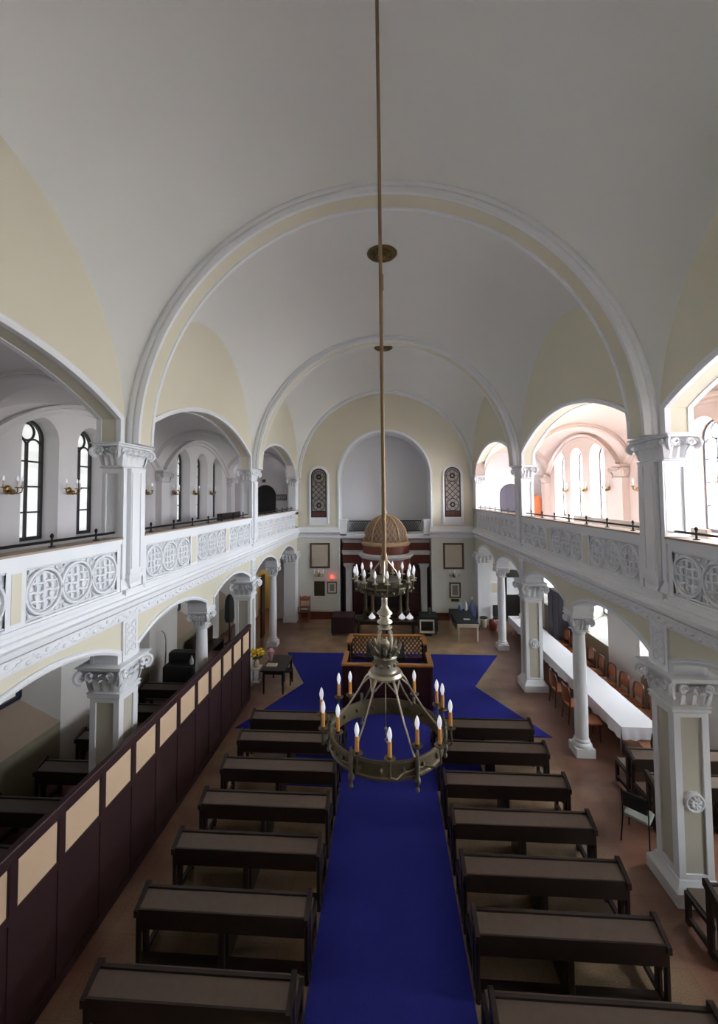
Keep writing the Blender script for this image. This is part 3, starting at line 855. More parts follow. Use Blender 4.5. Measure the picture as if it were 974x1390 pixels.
# doors at the gallery ends and the aisles
def arched_door(n, cx, z0, hw, zs, m, y=YB):
    root = struct_root('door_%d' % n)
    P = [(cx-hw, z0)]+[(cx+hw*math.cos(PI-PI*i/18), zs+hw*math.sin(PI*i/18)) for i in range(19)]+[(cx+hw, z0)]
    g = MB(); g.prism(P, 'y', y-.05, y+.02); 
    for k in (-1, 0, 1): g.box(cx+k*hw*.5-.008, cx+k*hw*.5+.008, y-.058, y-.045, z0, zs+hw*.7)
    g.build('leaf', m, root, 0)
    N = poly_normals(P); f = MB()
    f.sweep([(a, y, c) for a, c in P], [((p, 0, q), (0, 1, 0)) for p, q in N], [(0, -.07), (.05, -.07), (.05, .02), (0, .02)])
    f.build('frame', m, root, 40)
    h = MB(); h.ball((cx+hw*.7, y-.09, z0+1.0), .03, 8, 5); h.tube([(cx+hw*.7, y-.05, z0+1.0), (cx+hw*.7, y-.09, z0+1.0)], .012, 6); h.build('handle', M['brass'], root)
arched_door(1, -6.22, 4.62, .5, 6.36, M['doorblack']); arched_door(2, 6.36, 4.62, .48, 6.32, M['doorviolet'])
arched_door(3, 6.35, 0, .55, 1.95, M['doorblack'])
# little yellow room through the doorway of the left aisle
mb = MB(); mb.box(-7.2, -5.4, 23.2, 23.3, 0, 2.9); mb.box(-7.3, -7.2, YB+.5, 23.3, 0, 2.9); mb.box(-5.4, -5.3, YB+.5, 23.3, 0, 2.9); mb.box(-7.3, -5.3, YB+.5, 23.3, 2.9, 3.0)
struct('wall_side_room', mb, M['yellowroom'], 0)
lamp = thing('ceiling_lamp', 'small globe ceiling lamp in the yellow room beyond the left aisle doorway', 'lamp', (-6.3, 22.3, 2.9))
mb = MB(); mb.lathe(0, 0, [(.06, 0), (.06, -.05), (.03, -.06), (.03, -.1)], 12); mb.build('base', M['brass'], lamp)
mb = MB(); mb.ball((0, 0, -.2), .11, 14, 8); mb.build('globe', emis('lamp_globe_glow', 'FFF6E4', 7), lamp, 180)

# ------------------------------------------------------------------ parapet handrails
def handrail(s, a, c, label):
    root = thing('handrail', label, 'handrail', (s*4.62, (a+c)/2, 5.615), 0, 'iron handrails on the gallery parapets')
    h = (c-a)/2
    mb = MB(); mb.tube([(0, -h, .085), (0, h, .085)], .02, 8); mb.build('bar', M['iron'], root)
    n = max(2, round((c-a)/.95))
    for k in range(n):
        y = -h+(k+.5)*(c-a)/n
        p = MB(); p.lathe(0, y, [(.045, 0), (.045, .012), (.016, .02), (.014, .13), (.022, .14), (.026, .16), (.018, .18), (.005, .195)], 8)
        p.build('post', M['iron'], root)
bayname = ['nearest the camera', 'between the two free-standing pillars', 'next to the far wall']
for s, sn in ((-1, 'left'), (1, 'right')):
    for k, (a, c) in enumerate(((PY[0]+.36, PY[1]-.34), (PY[1]+.34, PY[2]-.34), (PY[2]+.34, 20.7))):
        handrail(s, a, c, 'black iron handrail on the %s gallery parapet, bay %s' % (sn, bayname[k]))

# ------------------------------------------------------------------ ceiling rosettes
def rosette_c(y, label):
    z = ZA+VC-.005
    r = thing('ceiling_rosette', label, 'rosette', (0.03, y, z), 0, 'bronze rosettes at the vault crowns')
    mb = MB(); mb.lathe(0, 0, [(.39, .02), (.40, -.02), (.37, -.05), (.31, -.05), (.29, -.03), (.2, -.04), (.18, -.07), (.08, -.08)], 28); mb.build('plate', M['rose'], r)
    mb = MB(); mb.lathe(0, 0, [(.07, -.07), (.08, -.11), (.04, -.15), (.015, -.17)], 14); mb.build('boss', M['brass'], r)
    mb = MB()
    for k in range(12):
        a = k*PI/6; mb.ball((.24*math.cos(a), .24*math.sin(a), -.045), .045, 6, 4, sz=(1, 1, .5))
    mb.build('petal_ring', M['rose'], r)
rosette_c(10.65, 'bronze ceiling rosette in the middle vault, between the two transverse arches')
rosette_c(17.6, 'bronze ceiling rosette in the far vault in front of the niche wall')

# ------------------------------------------------------------------ chandelier
def chandelier():
    X, Y = .035, 4.0
    root = thing('chandelier', 'large bronze and silver two-tier chandelier with electric candles on a long rod', 'chandelier', (X, Y, 3.9))
    def Z(z): return z-3.9
    crown = ZA+VC*math.sqrt(1-S2*((4.0-3.75)/3.2)**2)
    mb = MB(); mb.tube([(-.02, 0, Z(crown+.02)), (-.008, 0, Z(9.6)), (0, 0, Z(6.35))], .019, 10)
    mb.tube([(0, 0, Z(8.33)), (0, 0, Z(8.48))], .024, 10); mb.build('rod', M['rod'], root)
    mb = MB(); mb.tube([(0, 0, Z(6.4)), (0, 0, Z(5.46))], [.021, .023], 10)
    mb.lathe(0, 0, [(.024, Z(5.75)), (.034, Z(5.7)), (.034, Z(5.62)), (.024, Z(5.56))], 12)
    mb.build('stem', M['rod'], root)
    mb = MB(); mb.lathe(-.02, 0, [(.28, Z(crown)), (.28, Z(crown-.06)), (.1, Z(crown-.1)), (.03, Z(crown-.14))], 20); mb.build('ceiling_rose', M['rose'], root)
    # upper bowl
    mb = MB(); mb.lathe(0, 0, [(.03, Z(5.37)), (.09, Z(5.39)), (.15, Z(5.44)), (.165, Z(5.5)), (.15, Z(5.515)), (.12, Z(5.50)), (.03, Z(5.49))], 22)
    mb.build('upper_bowl', M['pewter'], root)
    mb = MB()
    n = 28; mb.tube([(.255*math.cos(2*PI*i/n), .255*math.sin(2*PI*i/n), Z(5.45)) for i in range(n)], .014, 6, closed=True)
    mb.lathe(0, 0, [(.16, Z(5.37)), (.235, Z(5.41)), (.245, Z(5.44)), (.22, Z(5.43)), (.15, Z(5.385))], 24, caps=False)
    for i in range(16):
        a = 2*PI*i/16+.1
        mb.tube([(.15*math.cos(a), .15*math.sin(a), Z(5.42)), (.21*math.cos(a), .21*math.sin(a), Z(5.39)), (.27*math.cos(a), .27*math.sin(a), Z(5.43)), (.285*math.cos(a), .285*math.sin(a), Z(5.5))], .01, 5)
        mb.ball((.27*math.cos(a+.2), .27*math.sin(a+.2), Z(5.42)), .016, 6, 4)
    mb.build('upper_crown', M['bronze'], root)
    for k in range(3):
        a = 2*PI*k/3+2.6
        mb = MB(); mb.tube([(.03*math.cos(a), .03*math.sin(a), Z(5.68)), (.08*math.cos(a), .08*math.sin(a), Z(5.62)), (.13*math.cos(a), .13*math.sin(a), Z(5.56)), (.155*math.cos(a), .155*math.sin(a), Z(5.5))], .009, 6)
        mb.build('strut', M['silver'], root)
    cs = MB(); cs.lathe(0, 0, [(.009, 0), (.026, .004), (.028, .012), (.01, .014), (.0095, .06), (.004, .062)], 9)
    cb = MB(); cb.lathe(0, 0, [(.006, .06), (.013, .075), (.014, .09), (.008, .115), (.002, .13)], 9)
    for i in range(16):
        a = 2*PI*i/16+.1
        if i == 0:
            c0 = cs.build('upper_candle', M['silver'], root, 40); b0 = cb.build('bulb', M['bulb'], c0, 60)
            c_, b_ = c0, b0
        else:
            c_ = c0.copy(); C.objects.link(c_); c_.parent = root; b_ = b0.copy(); C.objects.link(b_); b_.parent = c_
        c_.location = (.285*math.cos(a), .285*math.sin(a), Z(5.5))
    # turned silver baluster
    mb = MB(); mb.lathe(0, 0, [(.02, Z(5.429)), (.022, Z(5.399)), (.045, Z(5.379)), (.05, Z(5.358)), (.042, Z(5.338)), (.026, Z(5.326)), (.032, Z(5.311)), (.028, Z(5.300)), (.03, Z(5.247)), (.045, Z(5.212)), (.072, Z(5.185)), (.074, Z(5.176)), (.05, Z(5.162)), (.055, Z(5.153)), (.055, Z(5.144)), (.04, Z(5.138)), (.045, Z(5.126)), (.072, Z(5.103)), (.073, Z(5.094)), (.045, Z(5.074)), (.04, Z(5.068)), (.068, Z(5.056)), (.07, Z(5.044)), (.05, Z(5.035))], 24)
    mb.build('baluster', M['silver'], root, 50)
    mb = MB()
    for k in range(4):
        a = k*PI/2+PI/4
        mb.tube([(.05*math.cos(a), .05*math.sin(a), Z(5.020)), (.08*math.cos(a), .08*math.sin(a), Z(4.980)), (.085*math.cos(a), .085*math.sin(a), Z(4.916)), (.07*math.cos(a), .07*math.sin(a), Z(4.852)), (.05*math.cos(a), .05*math.sin(a), Z(4.828))], [.012, .016, .016, .016, .012], 6)
    mb.lathe(0, 0, [(.03, Z(4.820)), (.045, Z(4.852)), (.045, Z(4.900)), (.02, Z(4.932))], 12)
    mb.build('cage', M['silver'], root)
    mb = MB()
    for k in range(8):
        a = k*PI/4; leafp = [(.06, 4.46), (.1, 4.48), (.135, 4.52), (.15, 4.56), (.16, 4.55)]
        mb.tube([(r*math.cos(a), r*math.sin(a), Z(z+.34)) for r, z in leafp], [.02, .024, .022, .014, .006], 6)
        mb.tube([(.08*math.cos(a+.39), .08*math.sin(a+.39), Z(4.800)), (.12*math.cos(a+.39), .12*math.sin(a+.39), Z(4.810)), (.13*math.cos(a+.39), .13*math.sin(a+.39), Z(4.840))], .016, 5)
    mb.build('leaf_crown', M['pewter'], root)
    mb = MB(); mb.lathe(0, 0, [(.1, Z(4.795)), (.112, Z(4.775)), (.106, Z(4.755)), (.106, Z(4.675)), (.112, Z(4.660)), (.12, Z(4.645))], 24)
    for k in range(10):
        a = k*PI/5; mb.ball((.107*math.cos(a), .107*math.sin(a), Z(4.715)), .018, 7, 5)
    mb.build('drum', M['pewter'], root, 40)
    mb = MB(); mb.lathe(0, 0, [(.105, Z(4.650)), (.15, Z(4.640)), (.165, Z(4.615)), (.16, Z(4.595)), (.12, Z(4.595))], 28)
    mb.build('flange', M['silver'], root, 40)
    R = .52; zl, zh = 3.97, 4.13
    ribang = [math.radians(d) for d in (-62, -2, 58, 118, 178, 238)]
    for a in ribang:
        mb = MB(); pts = [(.15, 4.61), (.185, 4.575), (.215, 4.52), (.27, 4.43), (.35, 4.31), (.44, 4.2), (R-.01, 4.12)]
        mb.tube([(r*math.cos(a), r*math.sin(a), Z(z)) for r, z in pts], [.013, .013, .011, .009, .009, .009, .01], 6)
        for sg in (-1, 1):
            mb.tube([(.165*math.cos(a+sg*.42), .165*math.sin(a+sg*.42), Z(4.60)), (.185*math.cos(a+sg*.2), .185*math.sin(a+sg*.2), Z(4.56)), (.22*math.cos(a), .22*math.sin(a), Z(4.51))], .008, 5)
        mb.build('rib', M['silver'], root)
    # lower ring band with studs
    mb = MB(); n = 48
    mb.lathe(0, 0, [(R, Z(zl)), (R+.012, Z(zl)), (R+.016, Z(zl+.02)), (R+.006, Z(zl+.03)), (R+.006, Z(zh-.03)), (R+.016, Z(zh-.02)), (R+.012, Z(zh)), (R, Z(zh)), (R-.006, Z(zh-.03)), (R-.006, Z(zl+.03)), (R, Z(zl))], n, caps=False)
    for k in range(18):
        a = 2*PI*k/18+.1; mb.ball(((R+.012)*math.cos(a), (R+.012)*math.sin(a), Z(4.05)), .026, 8, 5, sz=(.7, .7, 1))
        mb.ball(((R-.012)*math.cos(a), (R-.012)*math.sin(a), Z(4.05)), .02, 6, 4)
    mb.build('lower_ring', M['bronze'], root, 40)
    for a in ribang:
        mb = MB(); x, y = (R+.03)*math.cos(a), (R+.03)*math.sin(a)
        mb.lathe(x, y, [(.006, Z(4.2)), (.017, Z(4.17)), (.009, Z(4.14)), (.02, Z(4.11)), (.021, Z(4.05)), (.013, Z(4.0)), (.026, Z(3.97)), (.027, Z(3.945)), (.01, Z(3.915)), (.009, Z(3.905)), (.018, Z(3.89)), (.017, Z(3.875)), (.003, Z(3.86))], 10)
        mb.build('finial', M['pewter'], root, 60)
    # inner hook
    mb = MB(); mb.tube([(0, 0, Z(4.6)), (0, 0, Z(4.05)), (.012, 0, Z(4.03)), (-.01, 0, Z(4.0)), (.01, 0, Z(3.97))], .006, 6); mb.ball((0, 0, Z(4.1)), .016, 8, 6); mb.build('hook', M['silver'], root)
    # candles
    angs = [(-160, .6), (176, .62), (-148, .5), (-113, .6), (-87, .61), (-58, .5), (-42, .61), (-13, .6), (19, .59), (28, .58), (58, .57), (104, .57), (131, .57), (142, .62)]
    s0 = None
    for d, r in angs:
        a = math.radians(d); ca, sa = math.cos(a), math.sin(a)
        mb = MB(); near = min(ribang, key=lambda q: abs((q-a+PI) % (2*PI)-PI)); dl = (a-near+PI) % (2*PI)-PI
        mb.tube([((R+.02)*math.cos(near+dl*t), (R+.02)*math.sin(near+dl*t), Z(4.06-.02*math.sin(t*PI))) for t in (0, .25, .5)]+[((R+(r-R)*.5+.03)*math.cos(near+dl*.8), (R+(r-R)*.5+.03)*math.sin(near+dl*.8), Z(4.03)), ((r+.01)*ca, (r+.01)*sa, Z(4.06)), (r*ca, r*sa, Z(4.18))], .009, 6)
        mb.lathe(r*ca, r*sa, [(.008, Z(4.17)), (.03, Z(4.185)), (.047, Z(4.2)), (.047, Z(4.208)), (.03, Z(4.2)), (.018, Z(4.2)), (.018, Z(4.22))], 14)
        mb.build('candle_arm', M['bronze'], root, 40)
        if s0 is None:
            q = MB(); q.lathe(0, 0, [(.0165, 0), (.0165, .13), (.012, .135)], 12); s0 = q.build('candle_sleeve', M['sleeve'], root, 40)
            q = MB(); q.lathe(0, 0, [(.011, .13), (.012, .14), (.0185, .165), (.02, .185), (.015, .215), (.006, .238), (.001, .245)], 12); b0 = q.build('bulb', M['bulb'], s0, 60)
            s_ = s0
        else:
            s_ = s0.copy(); C.objects.link(s_); s_.parent = root; b_ = b0.copy(); C.objects.link(b_); b_.parent = s_
        s_.location = (r*ca, r*sa, Z(4.205))
chandelier()

# ------------------------------------------------------------------ pews
def make_pew(L, label, group):
    t = thing('pew', label, 'pew', (0, 0, 0), 0, group); h = L/2
    for sg in (-1, 1):
        e = MB(); x0, x1 = (sg*h, sg*(h-.055))
        e.bbox(x0, x1, -.235, -.165, 0, .8); e.bbox(x0, x1, -.08, .02, 0, .9); e.box(x0, x1, .36, .43, 0, .44)
        e.prism([(-.275, .845), (-.275, .76), (.0, .83), (.06, .86), (.06, .95), (.03, .975), (-.02, .965)], 'x', x0, x1)
        e.box(x0, x1, -.08, .43, .38, .45); e.box(x0, x1, -.235, .43, .06, .13)
        e.build('end_panel', M['wood'], t, 30)
    m = MB(); m.box(-h+.05, h-.05, -.03, .01, .50, .94); m.build('backrest', M['wood'], t, 0)
    m = MB(); m.add([(-h+.05, -.235, .82), (h-.05, -.235, .82), (h-.05, -.031, .885), (-h+.05, -.031, .885), (-h+.05, -.235, .85), (h-.05, -.235, .85), (h-.05, -.031, .915), (-h+.05, -.031, .915)], [(3,2,1,0),(4,5,6,7),(0,1,5,4),(1,2,6,5),(2,3,7,6),(3,0,4,7)]); m.build('book_ledge', M['ledge'], t, 0)
    m = MB(); m.box(-h+.05, h-.05, -.26, -.236, .61, .855); m.build('ledge_apron', M['wood'], t, 0)
    m = MB(); m.box(-h+.05, h-.05, .0, .45, .43, .465); m.build('seat', M['ledge'], t, 0)
    m = MB(); m.bbox(-.04, .04, -.225, -.15, 0, .82); m.box(-.035, .035, -.06, .4, 0, .43); m.build('leg', M['wood'], t, 0)
    m = MB(); m.box(-h+.05, h-.05, -.2, -.06, .09, .12); m.build('foot_rail', M['wood'], t, 0)
    return t
Lrows = [4.78, 5.75, 6.7, 7.62, 8.58, 9.52, 10.4]; Rrows = [4.75, 5.68, 6.5, 7.42, 8.36, 9.36, 10.27]
ordn = ['seventh', 'sixth', 'fifth', 'fourth', 'third', 'second', 'first']
pew = make_pew(2.32, '', 'pews facing the reading platform')
pew.location = (-2.16, Lrows[0], 0)
pew['label'] = 'dark wooden pew left of the blue aisle runner, seventh row from the reading platform'
for k in range(7):
    for sx, rows, sn in ((-2.16, Lrows, 'left'), (2.27, Rrows, 'right')):
        if k == 0 and sx < 0: continue
        dup(pew, (sx, rows[k], .0165 if k > 4 else 0), 0, 'dark wooden pew %s of the blue aisle runner, %s row from the reading platform' % (sn, ordn[k]))
for y, x, lab in ((9.3, 6.22, 'dark wooden pew in the right aisle, at the near end of the white table'), (8.5, 6.15, 'dark wooden pew in the right aisle, behind the grey-seated chair'), (6.2, 5.55, 'dark wooden pew in the right aisle, in front of the nearest pillar')):
    dup(pew, (x, y, 0), 0, lab, 'pews in the right aisle')
pewl = make_pew(1.85, 'dark wooden pew in the left aisle behind the partition, at its near end', 'pews in the left aisle'); pewl.location = (-6.1, 4.3, 0)
for k, y in enumerate((5.3, 6.25, 7.25, 8.3, 9.4, 10.6, 11.8)):
    dup(pewl, (-6.1, y, 0), 0, 'dark wooden pew in the left aisle behind the partition, %s from the near end' % ['second', 'third', 'fourth', 'fifth', 'sixth', 'seventh', 'eighth'][k], 'pews in the left aisle')

# ------------------------------------------------------------------ partition with cream panels
def partition():
    x = -4.25; y0, y1 = -1.0, 12.9
    t = thing('partition', 'long dark wooden partition with a row of cream panels along the left aisle', 'partition', (x, 0, 0))
    ys = [12.86, 12.15, 11.4, 10.66, 9.92, 9.2, 8.4, 7.62, 6.88, 6.12, 5.33, 4.62, 3.85, 3.1, 2.35, 1.6, .85, .1, -.65]
    m = MB(); m.box(-.02, .02, -.7, 12.9, .1, 1.58); m.box(-.035, .035, -.7, 12.9, 0, .14); m.box(-.035, .035, -.7, 12.9, 1.5, 1.6)
    for k in range(0, len(ys)): m.box(.02, .032, ys[k]-.05, ys[k]+.05, .14, 1.5)
    m.build('lower_boarding', M['wood2'], t, 0)
    m = MB(); m.bbox(-.05, .05, -.7, 12.92, 2.2, 2.3); m.box(-.035, .035, -.7, 12.9, 2.14, 2.2); m.build('top_rail', M['wood2'], t, 0)
    for a in ys:
        m = MB(); m.bbox(-.04, .04, a-.065, a+.065, 1.58, 2.2); m.build('post', M['wood2'], t, 0)
    for a, c in zip(ys[1:], ys):
        m = MB(); m.bbox(-.015, .015, a+.06, c-.06, 1.59, 2.17, r=.004); m.build('panel', M['panelcloth'], t, 0)
partition()

# ------------------------------------------------------------------ reading platform (bimah)
def bimah():
    x0, x1, y0, y1 = -1.28, 1.38, 12.45, 15.15
    t = thing('reading_platform', 'square wooden reading platform with honey-coloured handrail on the blue carpet', 'platform', ((x0+x1)/2, y0, .016))
    def P(name, mb, m, sm=0): return mb.move((0, 0, -.016)).build(name, m, t, sm, world=False)
    cx = (x0+x1)/2
    def sh(mb): mb.move((-cx, -y0, 0)); return mb
    m = MB(); m.box(x0, x1, y0, y1, .02, .42); m.box(x0-.03, x1+.03, y0-.03, y1+.03, .4, .45); P('podium', sh(m), M['darkred'])
    m = MB(); m.box(x0+.1, x1-.1, y0+.1, y1-.1, .45, .46); P('platform_carpet', sh(m), M['carpet'])
    m = MB(); zt = 1.32; w = .15
    m.bbox(x0-.03, x1+.03, y0-.04, y0-.04+w, zt-.06, zt); m.bbox(x0+.02, x1-.02, y1-w, y1, zt-.06, zt)
    for xa in (x0-.03, x1+.03-w):
        m.bbox(xa, xa+w, y0+.1, y0+1.0, zt-.06, zt); m.bbox(xa, xa+w, y0+1.75, y1-.1, zt-.06, zt)
    P('handrail', sh(m), M['ltwood'])
    m = MB()
    m.box(x0, x1, y0, y0+.05, .45, zt-.06)
    for k in range(9):
        xx = x0+.05+k*(x1-x0-.1)/8; m.box(xx-.04, xx+.04, y0-.02, y0, .1, zt-.08)
    P('front_panelling', sh(m), M['darkred'])
    for xa in (x0, x1-.05):
        m = MB(); m.box(xa, xa+.05, y0+.05, y0+1.0, .45, zt-.06); m.box(xa, xa+.05, y0+1.75, y1, .45, zt-.06); P('side_panelling', sh(m), M['darkred'])
    m = MB(); yb = y1-.08
    for k in range(-6, 16):
        for sg in (1, -1):
            for (a, c) in ((x0+.05, x0+.9), (x1-.9, x1-.05)):
                L = c-a; X0 = a+(k*.14 if sg > 0 else L-k*.14); z0 = .5; z1 = zt-.06; xe = X0+sg*(z1-z0)*.8
                ta, tb = 0, 1
                lo, hi = a, c
                def clip(X, Xe):
                    ts = []
                    d = Xe-X
                    t0 = (lo-X)/d; t1 = (hi-X)/d
                    if t0 > t1: t0, t1 = t1, t0
                    return max(0, t0), min(1, t1)
                t0, t1 = clip(X0, xe)
                if t1-t0 > .05: m.bar((X0+(xe-X0)*t0, yb, z0+(z1-z0)*t0), (X0+(xe-X0)*t1, yb, z0+(z1-z0)*t1), .03, .025, up=(0, 1, 0))
    m.box(x0+.9, x0+.97, yb-.03, yb+.03, .45, zt-.05); m.box(x1-.97, x1-.9, yb-.03, yb+.03, .45, zt-.05); m.box(x0, x1, yb-.02, yb+.02, .45, .52)
    P('lattice_screen', sh(m), M['chairwood'])
    for xa in (x0+.04, x1-.04):
        for ya in (y0+.03, y0+1.0, y0+1.75, y1-.06):
            m = MB(); m.bbox(xa-.045, xa+.045, ya-.045, ya+.045, .02, zt-.05); P('post', sh(m), M['darkred'])
bimah()
d = thing('reading_desk', 'black cloth-covered reading desk standing inside the wooden platform', 'desk', (.0, 13.9, .464))
m = MB(); m.bbox(-.55, .55, -.35, .35, 0, .62, r=.03); m.build('body', M['darkred'], d)
m = MB(); m.add([(-.62, -.42, .62), (.62, -.42, .62), (.62, .42, .80), (-.62, .42, .80), (-.62, -.42, .66), (.62, -.42, .66), (.62, .42, .84), (-.62, .42, .84)], [(3,2,1,0),(4,5,6,7),(0,1,5,4),(1,2,6,5),(2,3,7,6),(3,0,4,7)])
m.box(-.62, .62, -.44, -.40, .28, .66); m.build('cloth_cover', M['black'], d)
for x, lab in ((-.33, 'left'), (.36, 'right')):
    m = MB(); m.add([(-.1, -.12, 0), (.1, -.12, 0), (.1, .12, .052), (-.1, .12, .052), (-.1, -.12, .02), (.1, -.12, .02), (.1, .12, .072), (-.1, .12, .072)], [(3,2,1,0),(4,5,6,7),(0,1,5,4),(1,2,6,5),(2,3,7,6),(3,0,4,7)])
    o = m.build('prayer_book', M['creamplastic'], None, 0); o.location = (x, 13.8, .464+.71); tag(o, 'pale closed book lying on the %s side of the black reading desk' % lab, 'book')

# ------------------------------------------------------------------ ark
def ark():
    yc = 21.75
    t = thing('torah_ark', 'domed red-brown ark with lattice dome and white cornices in the niche', 'ark', (.04, yc, 0))
    def P(name, mb, m, sm=30): return mb.move((0, -yc, 0)).build(name, m, t, sm)
    # flat wings
    m = MB(); m.box(-2.3, 2.3, 22.05, 22.3, 2.6, 4.1); P('wing_frieze', m, M['red'], 0)
    m = MB(); m.box(-2.3, 2.3, 21.9, 22.1, 3.2, 3.3); m.box(-2.33, 2.33, 21.82, 22.1, 3.3, 3.42); m.box(-2.3, 2.3, 21.95, 22.1, 3.82, 3.9); m.box(-2.33, 2.33, 21.88, 22.1, 3.9, 4.0); P('wing_cornice', m, M['white'], 0)
    m = MB(); m.box(-2.3, 2.3, 22.1, 22.3, 0, 2.6)
    for k in range(9): m.box(-2.0+k*.5-.02, -2.0+k*.5+.02, 22.06, 22.12, .1, 2.5)
    P('back_panelling', m, M['darkred'], 0)
    for sg in (-1, 1):
        m = MB(); m.box(sg*1.78, sg*2.12, 21.85, 22.1, 0, 2.42); P('pilaster', m, M['niche'], 0)
        m = MB(); m.rects(sg*1.95, 21.97, [(.17, .13, 2.42), (.17, .13, 2.46), (.2, .16, 2.55), (.28, .2, 2.66), (.28, .2, 2.74)]); P('pilaster_capital', m, M['white'])
        m = MB(); m.box(sg*.95, sg*1.72, 21.7, 22.05, .1, 2.7); m.box(sg*1.0, sg*1.66, 21.66, 21.7, .3, 1.3); m.box(sg*1.0, sg*1.66, 21.66, 21.7, 1.45, 2.6); P('side_panel', m, M['darkred'], 0)
    # half-round tempietto
    def half(prof, mt, name, n=12, sm=20):
        m = MB(); m.lathe(0, yc, prof, n, 0, PI, 2*PI, caps=False); m.lathe(0, yc, prof, 4, 0, 0, PI, caps=False); P(name, m, mt, sm)
    half([(1.24, 2.55), (1.27, 2.6), (1.27, 3.1), (1.24, 3.12)], M['red'], 'lower_frieze')
    half([(1.24, 3.1), (1.33, 3.12), (1.36, 3.18), (1.44, 3.22), (1.44, 3.32), (1.3, 3.36), (1.2, 3.36)], M['white'], 'main_cornice')
    half([(1.2, 3.34), (1.22, 3.36), (1.22, 3.74), (1.2, 3.76)], M['red'], 'drum')
    half([(1.18, 3.74), (1.25, 3.76), (1.28, 3.82), (1.28, 3.92), (1.2, 3.96), (1.1, 3.96)], M['domebeige'], 'dome_ring')
    rd, hd, zb = 1.17, 1.34, 3.95
    def dome(a, ph, k=1.0): return (rd*k*math.cos(ph)*math.cos(a), yc+rd*k*math.cos(ph)*math.sin(a), zb+hd*k*math.sin(ph))
    m = MB(); m.lathe(0, yc, [(rd*.97*math.cos(p*PI/20), zb+hd*.97*math.sin(p*PI/20)) for p in range(10)]+[(.02, zb+hd*.97)], 32, caps=False); P('dome_shell', m, M['domein'], 60)
    for k in range(10):
        a = 2*PI*k/10+PI/10
        m = MB(); m.tube([dome(a, PI*.49*i/14) for i in range(15)], .04, 6); P('dome_rib', m, M['domebeige'], 60)
    m = MB()
    for k in range(30):
        for sg in (-1, 1):
            m.tube([dome(2*PI*k/30+sg*i*.085, PI*.44*i/12) for i in range(13)], .011, 4)
    m.lathe(0, yc, [(.2, zb+hd*.96), (.2, zb+hd*1.0), (.12, zb+hd*1.03)], 12)
    P('dome_lattice', m, M['domebeige'], 60)
    m = MB(); m.lathe(.0, yc, [(.1, zb+hd), (.06, zb+hd+.05), (.1, zb+hd+.1), (.1, zb+hd+.16), (.04, zb+hd+.22), (.01, zb+hd+.3)], 12); P('finial', m, M['silver'], 60)
    # columns of the tempietto
    for k, a in enumerate((200, 232, 308, 340)):
        a = math.radians(a); x, y = 1.12*math.cos(a), yc+1.12*math.sin(a)
        m = MB(); m.box(x-.14, x+.14, y-.14, y+.14, 0, .5); m.lathe(x, y, [(.12, .5), (.1, .6), (.085, .66), (.08, 2.2), (.1, 2.25), (.13, 2.4), (.15, 2.56)], 14); P('column', m, M['bronze'], 40)
    m = MB(); m.box(-.75, .75, 21.5, 21.6, .6, 2.55); m.box(-.9, .9, 21.3, 21.6, .35, .6); P('backing', m, M['darkred'], 0)
    for sg in (-1, 1):
        m = MB(); m.box(sg*.02, sg*.55, 21.44, 21.5, .65, 2.4); m.box(sg*.1, sg*.47, 21.42, 21.44, .8, 1.45); m.box(sg*.1, sg*.47, 21.42, 21.44, 1.6, 2.25)
        dr = P('door', m, M['doorblack'], 0)
        h = MB(); h.ball((sg*.08, 21.41-yc, 1.5), .03, 8, 6); h.build('handle', M['brass'], dr)
    m = MB()
    for k in range(3): m.box(-1.5+k*.25, 1.5-k*.25, 20.45+k*.28, 21.6, k*.13, (k+1)*.13)
    P('steps', m, M['darkred'], 0)
ark()
# lattice railing of the balcony over the ark
def balcony_rail():
    t = thing('balcony_railing', 'dark iron lattice railing on the balcony behind the ark dome', 'railing', (0, 23.05, 4.31))
    m = MB(); m.bar((-2.0, 0, .6), (2.0, 0, .6), .04, .04); m.bar((-2.0, 0, .03), (2.0, 0, .03), .03, .03); m.build('rails', M['iron'], t, 0)
    m = MB(); n = 40
    for k in range(n):
        x = -2.0+k*.1
        for sg in (-1, 1):
            xe = x+sg*.3
            if -2.01 <= xe <= 2.01: m.bar((x, 0, .03), (xe, 0, .6), .022, .014, up=(0, 1, 0))
    m.build('lattice', M['iron'], t, 0)
balcony_rail()

# ------------------------------------------------------------------ pictures, plaques and sconces on the back wall
def picture(name, x0, x1, z0, z1, fw, label, mf, mp, cat='picture', mat_in=None, mw=0):
    y = YB; t = thing(name, label, cat, ((x0+x1)/2, y-.002, z0)); w = (x1-x0)/2; h = z1-z0
    m = MB()
    for a in ((-w, -w+fw, 0, h), (w-fw, w, 0, h), (-w+fw, w-fw, 0, fw), (-w+fw, w-fw, h-fw, h)): m.box(a[0], a[1], -.05, 0, a[2], a[3])
    m.build('frame', mf, t, 0)
    m = MB(); m.box(-w+fw, w-fw, -.025, 0, fw, h-fw); m.build('picture', mat_in or mp, t, 0)
    if mat_in:
        m = MB(); m.box(-w+fw+mw, w-fw-mw, -.03, -.024, fw+mw, h-fw-mw); m.build('print', mp, t, 0)
picture('framed_text', -3.87, -2.84, 2.6, 3.89, .09, 'large framed text panel on the wall left of the ark', M['picframe'], M['paper'])
picture('framed_text', 2.94, 3.97, 2.57, 3.88, .09, 'large framed text panel on the wall right of the ark', M['picframe'], M['paper'])
picture('framed_print', -2.98, -2.49, 1.31, 1.9, .04, 'small framed print beside the bronze plaque, below the red lamp', M['picframe'], M['picgrey'], mat_in=M['creamplastic'], mw=.09)
picture('framed_print', 3.22, 3.78, 1.13, 1.9, .07, 'dark framed print with white mount right of the ark', M['picframe'], M['picgrey'], mat_in=M['creamplastic'], mw=.07)
